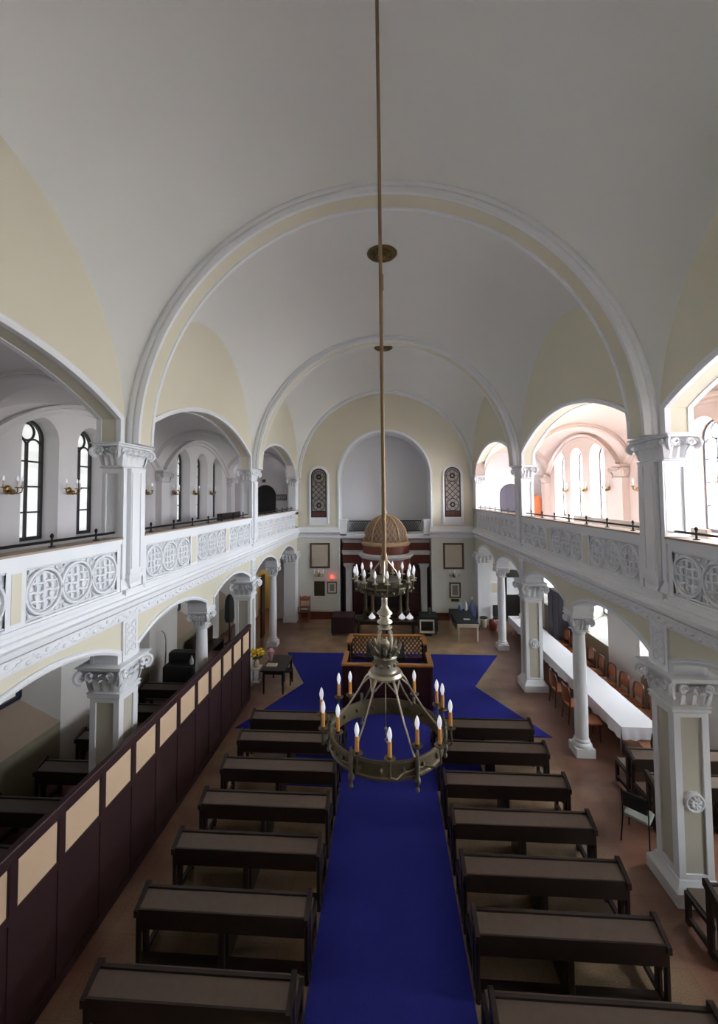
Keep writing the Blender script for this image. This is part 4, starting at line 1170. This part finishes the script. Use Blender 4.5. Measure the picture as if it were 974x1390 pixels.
m = MB(); m.bbox(-.27, .27, -.03, 0, 0, .74, r=.01); m.box(-.22, .22, -.036, -.03, .05, .69)
o = m.build('wall_plaque', M['plaque'], None, 0); o.location = (-3.38, YB-.001, 1.18); tag(o, 'dark bronze plaque on the wall left of the ark under the sconce', 'plaque')
m = MB(); m.bbox(-.2, .2, -.02, 0, 0, .14, r=.006); o = m.build('wall_plaque', M['plaque'], None, 0); o.location = (3.5, YB-.001, .94); tag(o, 'small brass plate under the dark framed print right of the ark', 'plaque')
def memorial():
    t = thing('memorial_wall_lamp', 'small red glowing memorial lamp on the wall above the small framed print', 'lamp', (-2.74, YB, 2.1))
    m = MB(); m.box(-.03, .03, -.1, 0, -.08, -.06); m.lathe(0, -.1, [(.03, -.08), (.05, -.05), (.05, -.03)], 10); m.build('bracket', M['brass'], t)
    m = MB(); m.lathe(0, -.1, [(.03, -.03), (.05, .02), (.045, .1), (.02, .14)], 12); m.build('red_glass', M['redglass'], t, 60)
memorial()
def make_sconce(label, group, m_metal):
    """three-armed wall sconce projecting along +x from the wall at local origin"""
    t = thing('wall_sconce', label, 'sconce', (0, 0, 0), 0, group)
    m = MB(); m.lathe(0, 0, [(.0, 0)], 3) if False else None
    m = MB(); m.ball((.03, 0, 0), .085, 12, 8, sz=(.35, 1, 1)); m.ball((.12, 0, -.06), .06, 12, 8); m.tube([(.02, 0, -.03), (.12, 0, -.06)], .02, 8); m.build('wall_plate', m_metal, t, 60)
    for k, (dx, dy) in enumerate(((.12, -.22), (.22, 0), (.12, .22))):
        a = MB(); a.tube([(.12, 0, -.04), (.12+(dx-.12)*.5, dy*.5, -.1), (dx+.02, dy*.95, -.06), (dx+.02, dy, .02)], .012, 6)
        a.lathe(dx+.02, dy, [(.01, .02), (.05, .03), (.055, .045), (.02, .045)], 10); ar = a.build('arm', m_metal, t, 60)
        c = MB(); c.lathe(dx+.02, dy, [(.018, .045), (.018, .17), (.012, .175)], 8); c.build('candle_sleeve', M['creamplastic'], ar, 60)
        c = MB(); c.lathe(dx+.02, dy, [(.012, .17), (.022, .2), (.02, .24), (.004, .28)], 8); c.build('bulb', M['bulb'], ar, 60)
    return t
sy = [8.2, 9.88, 11.52, 13.2, 15.0, 16.68, 18.32]
names = ['before the first window past the near pillar', 'between windows one and two past the near pillar', 'between windows two and three past the near pillar', 'after the third window past the near pillar', 'before the first window of the far bay', 'between windows one and two of the far bay', 'between windows two and three of the far bay']
proto = make_sconce('', 'three-armed brass sconces of the galleries', M['gilt']); first = True
for s, sn in ((-1, 'left'), (1, 'right')):
    for y, nm in zip(sy, names):
        lab = 'brass sconce, %s gallery wall, %s' % (sn, nm)
        if first: o = proto; o['label'] = lab; first = False
        else: o = dup(proto, (0, 0, 0), 0, lab)
        o.location = (s*GX, y, 6.5); o.rotation_euler = (0, 0, 0 if s < 0 else PI)
for x, sn in ((-3.4, 'left'), (3.46, 'right')):
    o = dup(proto, (x, YB, 2.28), -PI/2, 'tarnished three-armed sconce on the back wall under the %s framed text' % sn, 'sconces of the back wall')

# ------------------------------------------------------------------ long table with white cloth and chairs
tb = thing('folding_table', 'long row table under the white cloth in the right aisle', 'table', (6.05, 15.0, 0))
m = MB(); m.box(-.42, .42, -4.5, 4.5, .70, .735); m.build('tabletop', M['chairwood'], tb, 0)
for k in range(7):
    for sg in (-1, 1):
        y = -4.3+k*8.6/6; m = MB(); m.tube([(sg*.33, y, 0), (sg*.33, y, .7)], .016, 8); m.build('leg', M['steel'], tb, 40)
m = MB()
y0, y1, x0, x1, zt = 10.44, 19.56, 5.6, 6.5, .745
m.box(x0, x1, y0, y1, .738, .75)
n = 60
def skirt(pts, outv):
    vs = []; k = len(pts)
    for i, (x, y) in enumerate(pts):
        w = .012*math.sin(i*1.7)+.008*math.sin(i*.6)
        vs += [(x, y, .75), (x+outv[0]*(.015+w), y+outv[1]*(.015+w), .60), (x+outv[0]*(.03+2*w), y+outv[1]*(.03+2*w), .47+.01*math.sin(i*.9))]
    fs = []
    for i in range(k-1):
        for j in range(2): fs.append((3*i+j, 3*i+3+j, 3*i+4+j, 3*i+1+j))
    m.add(vs, fs)
skirt([(x0, y0+(y1-y0)*i/90) for i in range(91)], (-1, 0)); skirt([(x1, y0+(y1-y0)*i/90) for i in range(91)], (1, 0))
skirt([(x0+(x1-x0)*i/14, y0) for i in range(15)], (0, -1)); skirt([(x0+(x1-x0)*i/14, y1) for i in range(15)], (0, 1))
o = m.build('tablecloth', M['cloth'], None, 40); tag(o, 'long white cloth draped over the table in the right aisle', 'tablecloth')

def make_chair(label, group):
    t = thing('dining_chair', label, 'chair', (0, 0, 0), 0, group)     # faces +y
    m = MB(); m.prism([(-.21, -.2), (.21, -.2), (.235, .1), (.2, .22), (-.2, .22), (-.235, .1)], 'z', .43, .465); m.build('seat', M['chairwood'], t, 30)
    # curved backrest: dark rim, lighter panel
    def arc(r, z, a): return (r*math.sin(a), -.2-.06+(r-r*math.cos(a))*.55, z)
    m = MB(); n = 10
    rim = [arc(.24, .47, -1.0), arc(.25, .7, -1.0), arc(.25, .86, -.85)]+[arc(.25, .90+.02*math.cos(q*1.2), q) for q in [-.7+1.4*i/8 for i in range(9)]]+[arc(.25, .86, .85), arc(.25, .7, 1.0), arc(.24, .47, 1.0)]
    m.tube(rim, .024, 7); m.build('back_frame', M['chairrim'], t, 60)
    m = MB(); vs = []
    for z in (.55, .72, .88):
        for i in range(9):
            a = -.92+1.84*i/8; x, y, _ = arc(.245, z, a); vs += [(x, y-.008, z), (x, y+.008, z)]
    fs = []
    for j in range(2):
        for i in range(8):
            a = (j*9+i)*2; b2 = ((j+1)*9+i)*2
            fs += [(a, a+2, b2+2, b2), (a+1, b2+1, b2+3, a+3)]
    m.add(vs, fs); m.build('backrest', M['chairwood'], t, 60)
    for sx in (-1, 1):
        m = MB(); m.tube([(sx*.18, .18, 0), (sx*.17, .17, .43)], [.014, .02], 7); m.build('leg', M['chairrim'], t, 60)
        m = MB(); m.tube([(sx*.19, -.24, 0), (sx*.18, -.2, .45)], [.014, .02], 7); m.build('leg', M['chairrim'], t, 60)
    m = MB(); m.tube([(-.18, .175, .2), (.18, .175, .2)], .011, 6); m.tube([(-.18, -.22, .2), (.18, -.22, .2)], .011, 6); m.build('stretcher', M['chairrim'], t, 60)
    return t
ch = make_chair('', 'curved wooden chairs along the white table')
cys = [10.95+.66*k for k in range(10)]
ords = ['nearest', 'second nearest', 'third nearest', 'fourth nearest', 'fifth nearest', 'sixth nearest', 'seventh nearest', 'eighth nearest', 'ninth nearest', 'farthest']
for k, y in enumerate(cys):
    lab = 'curved brown chair on the window side of the white table, %s in its row' % ords[k]
    o = ch if k == 0 else dup(ch, (0, 0, 0))
    o['label'] = lab; o.scale = (1.12, 1.08, 1.06); o.location = (6.84+random.uniform(-.02, .02), y, 0); o.rotation_euler = (0, 0, PI/2+random.uniform(-.08, .08))
dup(ch, (6.15, 10.1, 0), PI+.1+PI, 'brown wooden chair at the near short end of the white table', 'curved wooden chairs along the white table')
for k, y in enumerate((11.3, 12.1, 13.0)):
    dup(ch, (5.24, y, 0), -PI/2, 'brown chair under the nave side of the white table, %s' % ['nearest of three', 'middle of three', 'farthest of three'][k], 'chairs on the nave side of the white table')
bx = MB(); bx.bbox(-.16, .16, -.12, .12, 0, .16, r=.02); bx.box(-.14, .14, -.1, .1, .155, .165); o = bx.build('storage_box', M['cloth'], None, 0); o.location = (6.2, 19.3, .751); tag(o, 'small white box standing on the far end of the white-clothed table', 'box')

# grey-seated metal chair by the pillar
def metal_chair(loc, rz, label):
    t = thing('metal_chair', label, 'chair', loc, rz)
    m = MB(); m.bbox(-.21, .21, -.2, .22, .43, .46, r=.03); m.build('seat', M['grey'], t, 30)
    m = MB(); m.bbox(-.2, .2, -.24, -.2, .62, .88, r=.015); m.build('backrest', M['plasticblack'], t, 30)
    for sx in (-1, 1):
        m = MB(); m.tube([(sx*.22, .24, 0), (sx*.2, .19, .44)], .012, 7); m.build('leg', M['iron'], t, 60)
        m = MB(); m.tube([(sx*.22, -.28, 0), (sx*.2, -.2, .44), (sx*.2, -.23, .9)], .012, 7); m.build('leg', M['iron'], t, 60)
metal_chair((4.62, 8.12, 0), -.75, 'grey-seated chair with thin dark legs beside the nearest right pillar')
def stack_seat(loc, label):
    t = thing('bag', label, 'bag', loc)
    m = MB(); m.bbox(-.26, .26, -.14, .14, 0, .32, r=.07); m.build('body', M['plasticblack'], t, 60)
    m = MB(); m.tube([(-.12, 0, .31), (-.1, 0, .4), (.1, 0, .4), (.12, 0, .31)], .012, 6); m.build('handle', M['plasticblack'], t, 60)
stack_seat((6.3, 9.62, .4651), 'black bag standing on the pew seat at the near end of the white table')

# ------------------------------------------------------------------ things at the far end, right
def covered_table():
    t = thing('covered_table', 'pale wooden table under a black cloth at the back wall, right of the ark', 'table', (3.55, 19.45, 0))
    m = MB(); m.box(-.45, .45, -1.2, 1.2, .68, .735); m.build('tabletop', M['creamplastic'], t, 0)
    for sx in (-1, 1):
        for sy_ in (-1, 1):
            m = MB(); m.rects(sx*.4, sy_*1.12, [(.025, .025, 0), (.035, .035, .68)]); m.build('leg', M['creamplastic'], t, 0)
    m = MB(); m.box(-.45, .45, -1.2, -1.17, .6, .68); m.box(-.45, .45, 1.17, 1.2, .6, .68); m.build('apron', M['creamplastic'], t, 0)
covered_table()
m = MB(); m.bbox(3.08, 4.02, 18.32, 20.66, .7355, .752, r=.006)
for k in range(24):
    for sx, xx in ((-1, 3.08), (1, 4.02)):
        y = 18.32+k*2.34/24; w = .015*math.sin(k*1.3)
        m.add([(xx, y, .75), (xx, y+.0975, .75), (xx+sx*(.03+w), y+.0975, .45), (xx+sx*(.03+w), y, .45)], [(0, 1, 2, 3)])
o = m.build('table_cover', M['black'], None, 0); tag(o, 'black cloth with a white note lying over the pale table right of the ark', 'tablecloth')
m = MB(); m.box(-.14, .14, -.1, .1, 0, .006); o = m.build('paper_note', M['sheet'], None, 0); o.location = (3.62, 18.95, .7521); tag(o, 'small white sheet of paper lying on the black table cover', 'paper')
def bottle(loc, label, h, r, mt):
    t = thing('water_bottle', label, 'bottle', loc)
    m = MB(); m.lathe(0, 0, [(r*.9, 0), (r, .02), (r, h*.62), (r*.5, h*.78), (r*.3, h*.84), (r*.3, h*.93)], 14); m.build('body', mt, t, 60)
    m = MB(); m.lathe(0, 0, [(r*.34, h*.92), (r*.34, h), (r*.1, h)], 10); m.build('cap', M['sheet'], t, 60)
bottle((4.27, 20.9, .0), 'large blue water dispenser bottle standing against the back wall in the right corner', 1.25, .17, M['bluewater'])
bottle((3.86, 20.4, .7525), 'clear white bottle on the far corner of the black-covered table', .42, .07, M['sheet'])
bottle((3.6, 20.45, .7525), 'squat blue bottle on the black-covered table beside the clear bottle', .3, .11, M['bluewater'])
t = thing('waste_bucket', 'cream waste bucket with dark rim beside the corner pier on the right', 'bucket', (4.68, 20.35, 0))
m = MB(); m.lathe(0, 0, [(.13, 0), (.17, .42)], 18); m.build('body', M['creamplastic'], t, 40)
m = MB(); m.lathe(0, 0, [(.175, .41), (.185, .43), (.175, .46), (.15, .46), (.15, .43)], 18); m.build('rim', M['plasticblack'], t, 40)
m = MB(); m.box(-.3, .3, -.015, .015, -.42, .42); o = m.build('paper_sheet', M['sheet'], None, 0); o.location = (6.35, YB-.08, 1.75); tag(o, 'large white sheet fixed to the dark arched door of the right aisle', 'notice')
t = thing('notice_board', 'yellowish notice board on the white end wall of the right aisle', 'notice board', (5.45, YB-.002, 1.35))
m = MB(); m.box(-.2, .2, -.03, 0, 0, .6); m.build('frame', M['sheet'], t, 0); m = MB(); m.box(-.16, .16, -.035, -.03, .06, .54); m.build('board', M['paper'], t, 0)
t = thing('office_chair', 'black chair standing at the end wall of the right aisle', 'chair', (5.35, 20.3, 0))
m = MB(); m.bbox(-.2, .2, -.2, .2, .42, .48, r=.03); m.build('seat', M['plasticblack'], t, 40)
m = MB(); m.bbox(-.2, .2, .17, .22, .48, 1.0, r=.02); m.build('backrest', M['plasticblack'], t, 40)
for sx in (-1, 1):
    for sy_ in (-1, 1):
        m = MB(); m.tube([(sx*.18, sy_*.18, 0), (sx*.17, sy_*.17, .42)], .014, 6); m.build('leg', M['iron'], t, 60)
t = thing('tall_cupboard', 'tall dark violet cupboard against the window wall beyond the row of curved chairs', 'cupboard', (7.23, 17.88, 0))
m = MB(); m.bbox(-.26, .26, -.55, .55, 0, 2.3, r=.02); m.build('body', M['doorviolet'], t, 0)
for sg in (-1, 1):
    m = MB(); m.box(-.28, -.26, sg*.02, sg*.52, .08, 2.2); dd = m.build('door', M['doorviolet'], t, 0)
    h = MB(); h.ball((-.3, sg*.07, 1.1), .02, 8, 5); h.build('handle', M['brass'], dd)
m = MB(); m.lathe(0, 0, [(.16, 0), (.2, .2), (.17, .42), (.1, .5), (.08, .46), (.15, .4), (.16, .02)], 14); o = m.build('red_vessel', M['red'], None, 60); o.location = (5.0, 19.9, 0); tag(o, 'red-brown vessel on the floor behind the corner pier of the right aisle', 'vessel')

# ------------------------------------------------------------------ things in front of the ark
def draped_table(loc, sx, sy_, h, label, mt):
    t = thing('draped_table', label, 'table', loc)
    m = MB(); m.bbox(-sx, sx, -sy_, sy_, h-.05, h, r=.02)
    n = 40; vs = []
    per = [(-sx+2*sx*i/10, -sy_) for i in range(10)]+[(sx, -sy_+2*sy_*i/10) for i in range(10)]+[(sx-2*sx*i/10, sy_) for i in range(10)]+[(-sx, sy_-2*sy_*i/10) for i in range(10)]
    for i, (x, y) in enumerate(per):
        w = 1+.02*math.sin(i*1.9); vs += [(x, y, h-.01), (x*1.02*w, y*1.02*w, .12)]
    m.add(vs, [(2*i, 2*((i+1) % n), 2*((i+1) % n)+1, 2*i+1) for i in range(n)]); m.build('cover', mt, t, 40)
    for a in (-1, 1):
        for c in (-1, 1):
            g = MB(); g.box(a*(sx-.06)-.03, a*(sx-.06)+.03, c*(sy_-.06)-.03, c*(sy_-.06)+.03, 0, h-.05); g.build('leg', M['wood'], t, 0)
draped_table((-1.95, 19.3, 0), .5, .5, .82, 'table draped in dark burgundy cloth in front of the ark, left', M['burgundy'])
draped_table((1.95, 19.6, 0), .42, .42, .78, 'small table draped in black cloth in front of the ark, right', M['black'])
t = thing('monitor', 'cream-framed dark screen leaning on the black-draped table right of the ark', 'monitor', (1.86, 19.04, .1))
m = MB()
for a in ((-.33, -.27, 0, .58), (.27, .33, 0, .58), (-.27, .27, 0, .1), (-.27, .27, .52, .58)): m.box(a[0], a[1], -.03, .03, a[2], a[3])
m.build('frame', M['creamplastic'], t, 0); m = MB(); m.box(-.28, .28, -.015, .02, .08, .54); m.build('screen', M['screen'], t, 0)
m = MB(); m.box(-.2, .2, -.1, .1, -.1, -.08); m.box(-.03, .03, -.02, .02, -.09, .02); m.build('stand', M['plasticblack'], t, 0)
m = MB(); m.lathe(0, 0, [(.09, 0), (.09, .02), (.03, .05), (.05, .12), (.07, .2), (.05, .26), (.01, .3)], 12); o = m.build('candle_holder', M['pewter'], None, 60); o.location = (2.05, 19.7, .781); tag(o, 'small dark candle holder on the black-draped table', 'candle holder')
m = MB(); m.bbox(-.14, .14, -.1, .1, 0, .2, r=.02); o = m.build('small_box', M['green'], None, 0); o.location = (-1.2, 19.2, .62); tag(o, 'small green box on the low bench in front of the ark', 'box')
t = thing('low_bench', 'low dark bench below the ark steps carrying white lamps', 'bench', (.05, 19.2, 0))
m = MB(); m.bbox(-1.45, 1.35, -.2, .2, .56, .62, r=.02); m.build('seat', M['wood'], t, 0)
for x in (-1.3, 0, 1.2):
    m = MB(); m.bbox(x-.05, x+.05, -.16, .16, 0, .56, r=.01); m.build('leg', M['wood'], t, 0)
for x, lab in ((-.62, 'left of the chandelier stem'), (.75, 'right of the chandelier stem'), (1.1, 'next to the cream-framed screen')):
    t = thing('white_lamp', 'white pointed glass lamp on the low bench, %s' % lab, 'lamp', (x, 19.2, .621), 0, 'white glass lamps before the ark')
    m = MB(); m.lathe(0, 0, [(.09, 0), (.09, .03), (.05, .04)], 14); m.build('base', M['brass'], t, 60)
    m = MB(); m.lathe(0, 0, [(.05, .03), (.15, .08), (.16, .13), (.1, .2), (.03, .28), (.01, .33)], 16); m.build('shade', M['bulb'], t, 60)
def seat_stall(loc, rz, label):
    t = thing('wooden_armchair', label, 'chair', loc, rz)
    m = MB(); m.bbox(-.26, .26, -.25, .25, .45, .52, r=.02); m.build('seat', M['chairrim'], t, 0)
    m = MB()
    for sx in (-1, 1): m.bbox(sx*.25-.025, sx*.25+.025, .22, .27, 0, 1.22)
    m.box(-.25, .25, .225, .265, .98, 1.1); m.box(-.25, .25, .225, .265, .62, .7)
    for k in range(4): m.box(-.16+k*.105-.012, -.16+k*.105+.012, .235, .255, .7, 1.0)
    for k in range(-2, 3): m.ball((k*.1, .245, 1.12+.03*(2-abs(k))), .05, 8, 5, sz=(1, .5, 1))
    m.build('backrest', M['chairwood'], t, 40)
    for sx in (-1, 1):
        m = MB(); m.box(sx*.25-.025, sx*.25+.025, -.23, .24, .72, .76); m.box(sx*.25-.02, sx*.25+.02, -.22, -.18, .5, .74)
        m.build('armrest', M['chairwood'], t, 0)
    for sx in (-1, 1):
        m = MB(); m.bbox(sx*.23-.025, sx*.23+.025, -.24, -.19, 0, .46); m.build('leg', M['chairwood'], t, 0)
    m = MB(); m.box(-.23, .23, -.23, -.2, .2, .24); m.build('stretcher', M['chairwood'], t, 0)
seat_stall((-4.1, 20.85, 0), 0, 'reddish-brown wooden armchair against the back wall left of the ark')

# ------------------------------------------------------------------ side table with flowers
t = thing('side_table', 'dark wooden side table with slender legs beside the left end of the carpet', 'table', (-3.62, 13.75, 0))
m = MB(); m.bbox(-.36, .42, -.6, .75, .72, .76, r=.015); m.box(-.3, .36, -.54, .69, .62, .72); m.build('tabletop', M['wood'], t, 0)
for x, y in ((-.28, -.5), (.34, -.5), (-.28, .66), (.34, .66)):
    m = MB(); m.rects(x, y, [(.02, .02, 0), (.032, .032, .62)]); m.build('leg', M['wood'], t, 0)
t = thing('dark_stool', 'small dark stool tucked at the right side of the flower table', 'stool', (-3.32, 14.0, 0))
m = MB(); m.bbox(-.17, .17, -.17, .17, .43, .47, r=.02); m.build('seat', M['wood'], t, 0)
for sx in (-1, 1):
    for sy_ in (-1, 1):
        m = MB(); m.rects(sx*.14, sy_*.14, [(.016, .016, 0), (.022, .022, .43)]); m.build('leg', M['wood'], t, 0)
t = thing('flower_stand', 'narrow pale flower stand at the end of the partition', 'stand', (-4.2, 13.42, 0))
m = MB(); m.bbox(-.15, .15, -.2, .2, .74, .77, r=.01); m.build('top', M['creamplastic'], t, 0)
for sx in (-1, 1):
    m = MB(); m.tube([(sx*.1, 0, 0), (sx*.1, 0, .74)], .02, 8); m.build('leg', M['steel'], t, 60)
m = MB(); m.box(-.12, .12, -.12, .12, .3, .32); m.build('shelf', M['creamplastic'], t, 0)
def flowers():
    t = thing('flower_vase', 'bunch of yellow flowers in a pale vase on the flower stand', 'flowers', (-4.2, 13.42, .771))
    m = MB(); m.lathe(0, 0, [(.07, 0), (.1, .06), (.09, .16), (.06, .22), (.08, .26), (.07, .26), (.05, .2)], 16); m.build('vase', M['vase'], t, 60)
    m = MB(); rng = random.Random(3); heads = []
    for k in range(16):
        a = rng.uniform(0, 2*PI); r = rng.uniform(.03, .2); z = .36+rng.uniform(0, .2)
        x, y = r*math.cos(a)+.03, r*math.sin(a)-.02; heads.append((x, y, z)); m.tube([(0, 0, .15), (x*.5, y*.5, .25), (x, y, z)], .007, 5)
        m.ball((x*.8, y*.8, z-.09), .045, 6, 4, sz=(1, 1, .4))
    m.build('stems', M['green'], t, 60)
    for x, y, z in heads:
        f = MB()
        for q in range(6):
            a = q*PI/3; f.ball((x+.04*math.cos(a), y+.04*math.sin(a), z), .038, 6, 4, sz=(1, 1, .6))
        f.ball((x, y, z+.015), .03, 6, 4); f.build('flower', M['yellow'], t, 60)
flowers()
m = MB()
m.lathe(0, 0, [(.04, 0), (.09, .2), (.13, .34), (.11, .34), (.06, .1)], 9); m.ball((0, 0, .33), .09, 8, 5)
o = m.build('paper_wrapped_bouquet', M['pink'], None, 60); o.location = (-3.86, 13.95, .761); tag(o, 'pink paper-wrapped bouquet standing on the dark side table next to the yellow flowers', 'bouquet')
m = MB(); m.bbox(-.17, .17, -.11, .11, 0, .05, r=.008); o = m.build('white_box', M['creamplastic'], None, 0); o.location = (-3.72, 13.55, .761); tag(o, 'flat cream box on the dark side table in front of the bouquet', 'box')

# ------------------------------------------------------------------ left aisle odds and ends
def coat_stand():
    t = thing('coat_stand', 'dark wooden stand with a dark green coat in the left aisle', 'coat stand', (-6.7, 17.6, 0))
    m = MB(); m.tube([(0, 0, .04), (0, 0, 1.9)], .035, 8); m.lathe(0, 0, [(.22, 0), (.22, .04), (.05, .08)], 12); m.build('post', M['darkred'], t, 40)
    m = MB(); m.lathe(0, -.02, [(.03, 2.12), (.1, 2.05), (.17, 1.9), (.2, 1.6), (.21, 1.1), (.16, .95)], 14); m.build('coat', M['black'], t, 60)
coat_stand()
t = thing('leaning_pole', 'thin grey metal pole with curved top leaning by the window wall of the left aisle', 'pole', (-7.2, 13.3, 0))
m = MB(); m.tube([(0, 0, 0), (0, .05, 1.6), (-.03, .02, 1.85), (-.12, -.03, 1.95)], .022, 8); m.build('shaft', M['steel'], t, 60); m = MB(); m.lathe(0, 0, [(.12, 0), (.12, .03), (.03, .05)], 12); m.build('base', M['steel'], t, 60)
t = thing('covered_piano', 'upright piece of furniture under black cloth in the left aisle', 'furniture', (-6.5, 13.1, 0))
m = MB(); m.bbox(-.5, .5, -.35, .35, 0, 1.0, r=.05); m.bbox(-.5, .5, 0, .35, .95, 1.3, r=.05); m.build('cover', M['black'], t, 40)
m = MB(); m.lathe(0, 0, [(.06, 0), (.07, .1), (.03, .2), (.02, .26)], 10); o = m.build('white_jug', M['sheet'], None, 60); o.location = (-6.15, 12.98, 1.001); tag(o, 'white jug standing on the black-covered furniture in the left aisle', 'jug')
t = thing('door_leaf', 'tall dark red door leaf standing open at the end of the left aisle', 'door', (-5.55, 18.6, 0))
m = MB(); m.box(-.03, .03, -.25, .25, .01, 2.75); m.box(-.04, .04, -.18, .18, .2, 1.1); m.box(-.04, .04, -.18, .18, 1.3, 2.5); m.build('leaf', M['darkred'], t, 0)
m = MB(); m.ball((.06, -.2, 1.1), .03, 8, 5); m.build('handle', M['brass'], t, 60)
t = thing('bench', 'dark wooden bench against the window wall, far end of the left aisle', 'bench', (-6.9, 16.0, 0))
m = MB(); m.bbox(-.25, .25, -.9, .9, .42, .47, r=.01); m.build('seat', M['wood'], t, 0); m = MB(); m.box(-.28, -.23, -.9, .9, .47, 1.0); m.build('backrest', M['wood'], t, 0)
for y in (-.85, .85):
    m = MB(); m.box(-.25, .25, y-.03, y+.03, 0, .42); m.build('leg', M['wood'], t, 0)

# gallery furniture
t = thing('gallery_bench', 'long brown gallery bench behind the right parapet rail', 'bench', (5.75, 10.3, 4.62))
m = MB(); m.bbox(-.04, .04, -2.6, 2.6, .3, 1.04, r=.012); m.build('backrest', M['parapetcap'], t, 0); m = MB(); m.box(.0, .45, -2.6, 2.6, .42, .46); m.build('seat', M['parapetcap'], t, 0)
for y in (-2.5, 0, 2.5):
    m = MB(); m.box(-.03, .43, y-.03, y+.03, 0, .42); m.build('leg', M['parapetcap'], t, 0)
t = thing('gallery_bench', 'long brown gallery bench behind the left parapet rail', 'bench', (-5.75, 15.2, 4.62))
m = MB(); m.bbox(-.04, .04, -1.2, 1.2, .3, 1.1, r=.012); m.build('backrest', M['wood'], t, 0); m = MB(); m.box(-.45, 0, -1.2, 1.2, .42, .46); m.build('seat', M['wood'], t, 0)
for y in (-1.1, 1.1):
    m = MB(); m.box(-.43, .03, y-.03, y+.03, 0, .42); m.build('leg', M['wood'], t, 0)
t = thing('cabinet', 'orange wooden cabinet with rounded top at the far end of the right gallery', 'cabinet', (7.45, 20.95, 4.62))
m = MB(); m.prism([(-.2, 0), (.2, 0), (.2, 1.45)]+[(.2*math.cos(PI*i/10), 1.45+.2*math.sin(PI*i/10)) for i in range(1, 10)]+[(-.2, 1.45)], 'y', -.2, .2); m.build('body', M['orange'], t, 30)
m = MB(); m.box(-.17, .17, -.22, -.2, .1, 1.4); m.build('door', M['orange'], t, 0)
t = thing('wall_grille', 'grey lattice ventilation grille beside the black door of the left gallery', 'grille', (-5.42, YB-.002, 6.1))
m = MB()
for a in ((-.33, .33, 0, .03), (-.33, .33, .27, .3), (-.33, -.3, 0, .3), (.3, .33, 0, .3)): m.box(a[0], a[1], -.03, 0, a[2], a[3])
m.build('frame', M['framegrey'], t, 0); m = MB()
for k in range(9): m.bar((-.3+k*.066, -.015, .02), (-.3+k*.066+.06, -.015, .28), .012, .012, up=(0, 1, 0)); m.bar((-.24+k*.066, -.013, .02), (-.3+k*.066, -.013, .28), .012, .012, up=(0, 1, 0))
m.build('lattice', M['framegrey'], t, 0)
m = MB(); m.bbox(-.1, .1, -.06, 0, 0, .16, r=.01); o = m.build('wall_speaker', M['framegrey'], None, 0); o.location = (-6.3, YB-.001, 7.05); tag(o, 'small grey box on the wall above the black door of the left gallery', 'speaker')

# ------------------------------------------------------------------ light, camera
w = bpy.data.worlds.new('World'); sc.world = w; w.use_nodes = True
nt = w.node_tree; bg = nt.nodes['Background']                    # overcast sky: zenith three times the horizon, grey ground below
tc = nt.nodes.new('ShaderNodeTexCoord'); sx = nt.nodes.new('ShaderNodeSeparateXYZ'); nt.links.new(tc.outputs['Generated'], sx.inputs[0])
rp = nt.nodes.new('ShaderNodeValToRGB'); mr = nt.nodes.new('ShaderNodeMapRange'); mr.inputs[1].default_value = -1; mr.inputs[2].default_value = 1
nt.links.new(sx.outputs[2], mr.inputs[0]); nt.links.new(mr.outputs[0], rp.inputs[0])
el = rp.color_ramp.elements; el[0].position = .0; el[0].color = (.16, .155, .15, 1); el[1].position = 1; el[1].color = (.96, .99, 1.04, 1)
e = el.new(.485); e.color = (.2, .195, .19, 1); e = el.new(.515); e.color = (.34, .345, .36, 1)
nt.links.new(rp.outputs[0], bg.inputs[0]); bg.inputs[1].default_value = SKY
for yy, z0, z1, hw in [(y, 5.34, 8.14, .42) for y, _ in UPW]+[(y, 1.83, 3.2, .6) for y in LOW]:
    L = bpy.data.lights.new('window_portal', 'AREA'); L.shape = 'RECTANGLE'; L.size = 2*hw; L.size_y = z1-z0; L.cycles.is_portal = True
    lo = bpy.data.objects.new('window_portal', L); C.objects.link(lo); lo.location = (8.42, yy, (z0+z1)/2)
    lo.matrix_world = Matrix(((0, 0, 1, 8.42), (1, 0, 0, yy), (0, 1, 0, (z0+z1)/2), (0, 0, 0, 1)))
cam = bpy.data.cameras.new('Camera'); co = bpy.data.objects.new('Camera', cam); C.objects.link(co); sc.camera = co
yaw, pitch, roll = .0638, .0414, -.008
fw = Vector((-math.sin(yaw)*math.cos(pitch), math.cos(yaw)*math.cos(pitch), math.sin(pitch)))
r = Vector((math.cos(yaw), math.sin(yaw), 0)); u = r.cross(fw)
r2 = r*math.cos(roll)+u*math.sin(roll); u2 = -r*math.sin(roll)+u*math.cos(roll)
co.matrix_world = Matrix(((r2.x, u2.x, -fw.x, .055), (r2.y, u2.y, -fw.y, 0), (r2.z, u2.z, -fw.z, 6.3), (0, 0, 0, 1)))
cam.sensor_fit = 'VERTICAL'; cam.sensor_height = 36; cam.lens = 560/1390*36; cam.shift_y = -45/1390
cam.clip_start = .05; cam.clip_end = 200
sc.view_settings.view_transform = 'Standard'; sc.view_settings.look = 'None'; sc.view_settings.gamma = 1; sc.view_settings.use_curve_mapping = False
sc.view_settings.exposure = 1.55
sc.cycles.use_denoising = True
sc.cycles.max_bounces = 12; sc.cycles.diffuse_bounces = 8; sc.cycles.glossy_bounces = 4
sc.cycles.caustics_reflective = False; sc.cycles.caustics_refractive = False
sc.cycles.sample_clamp_indirect = 8
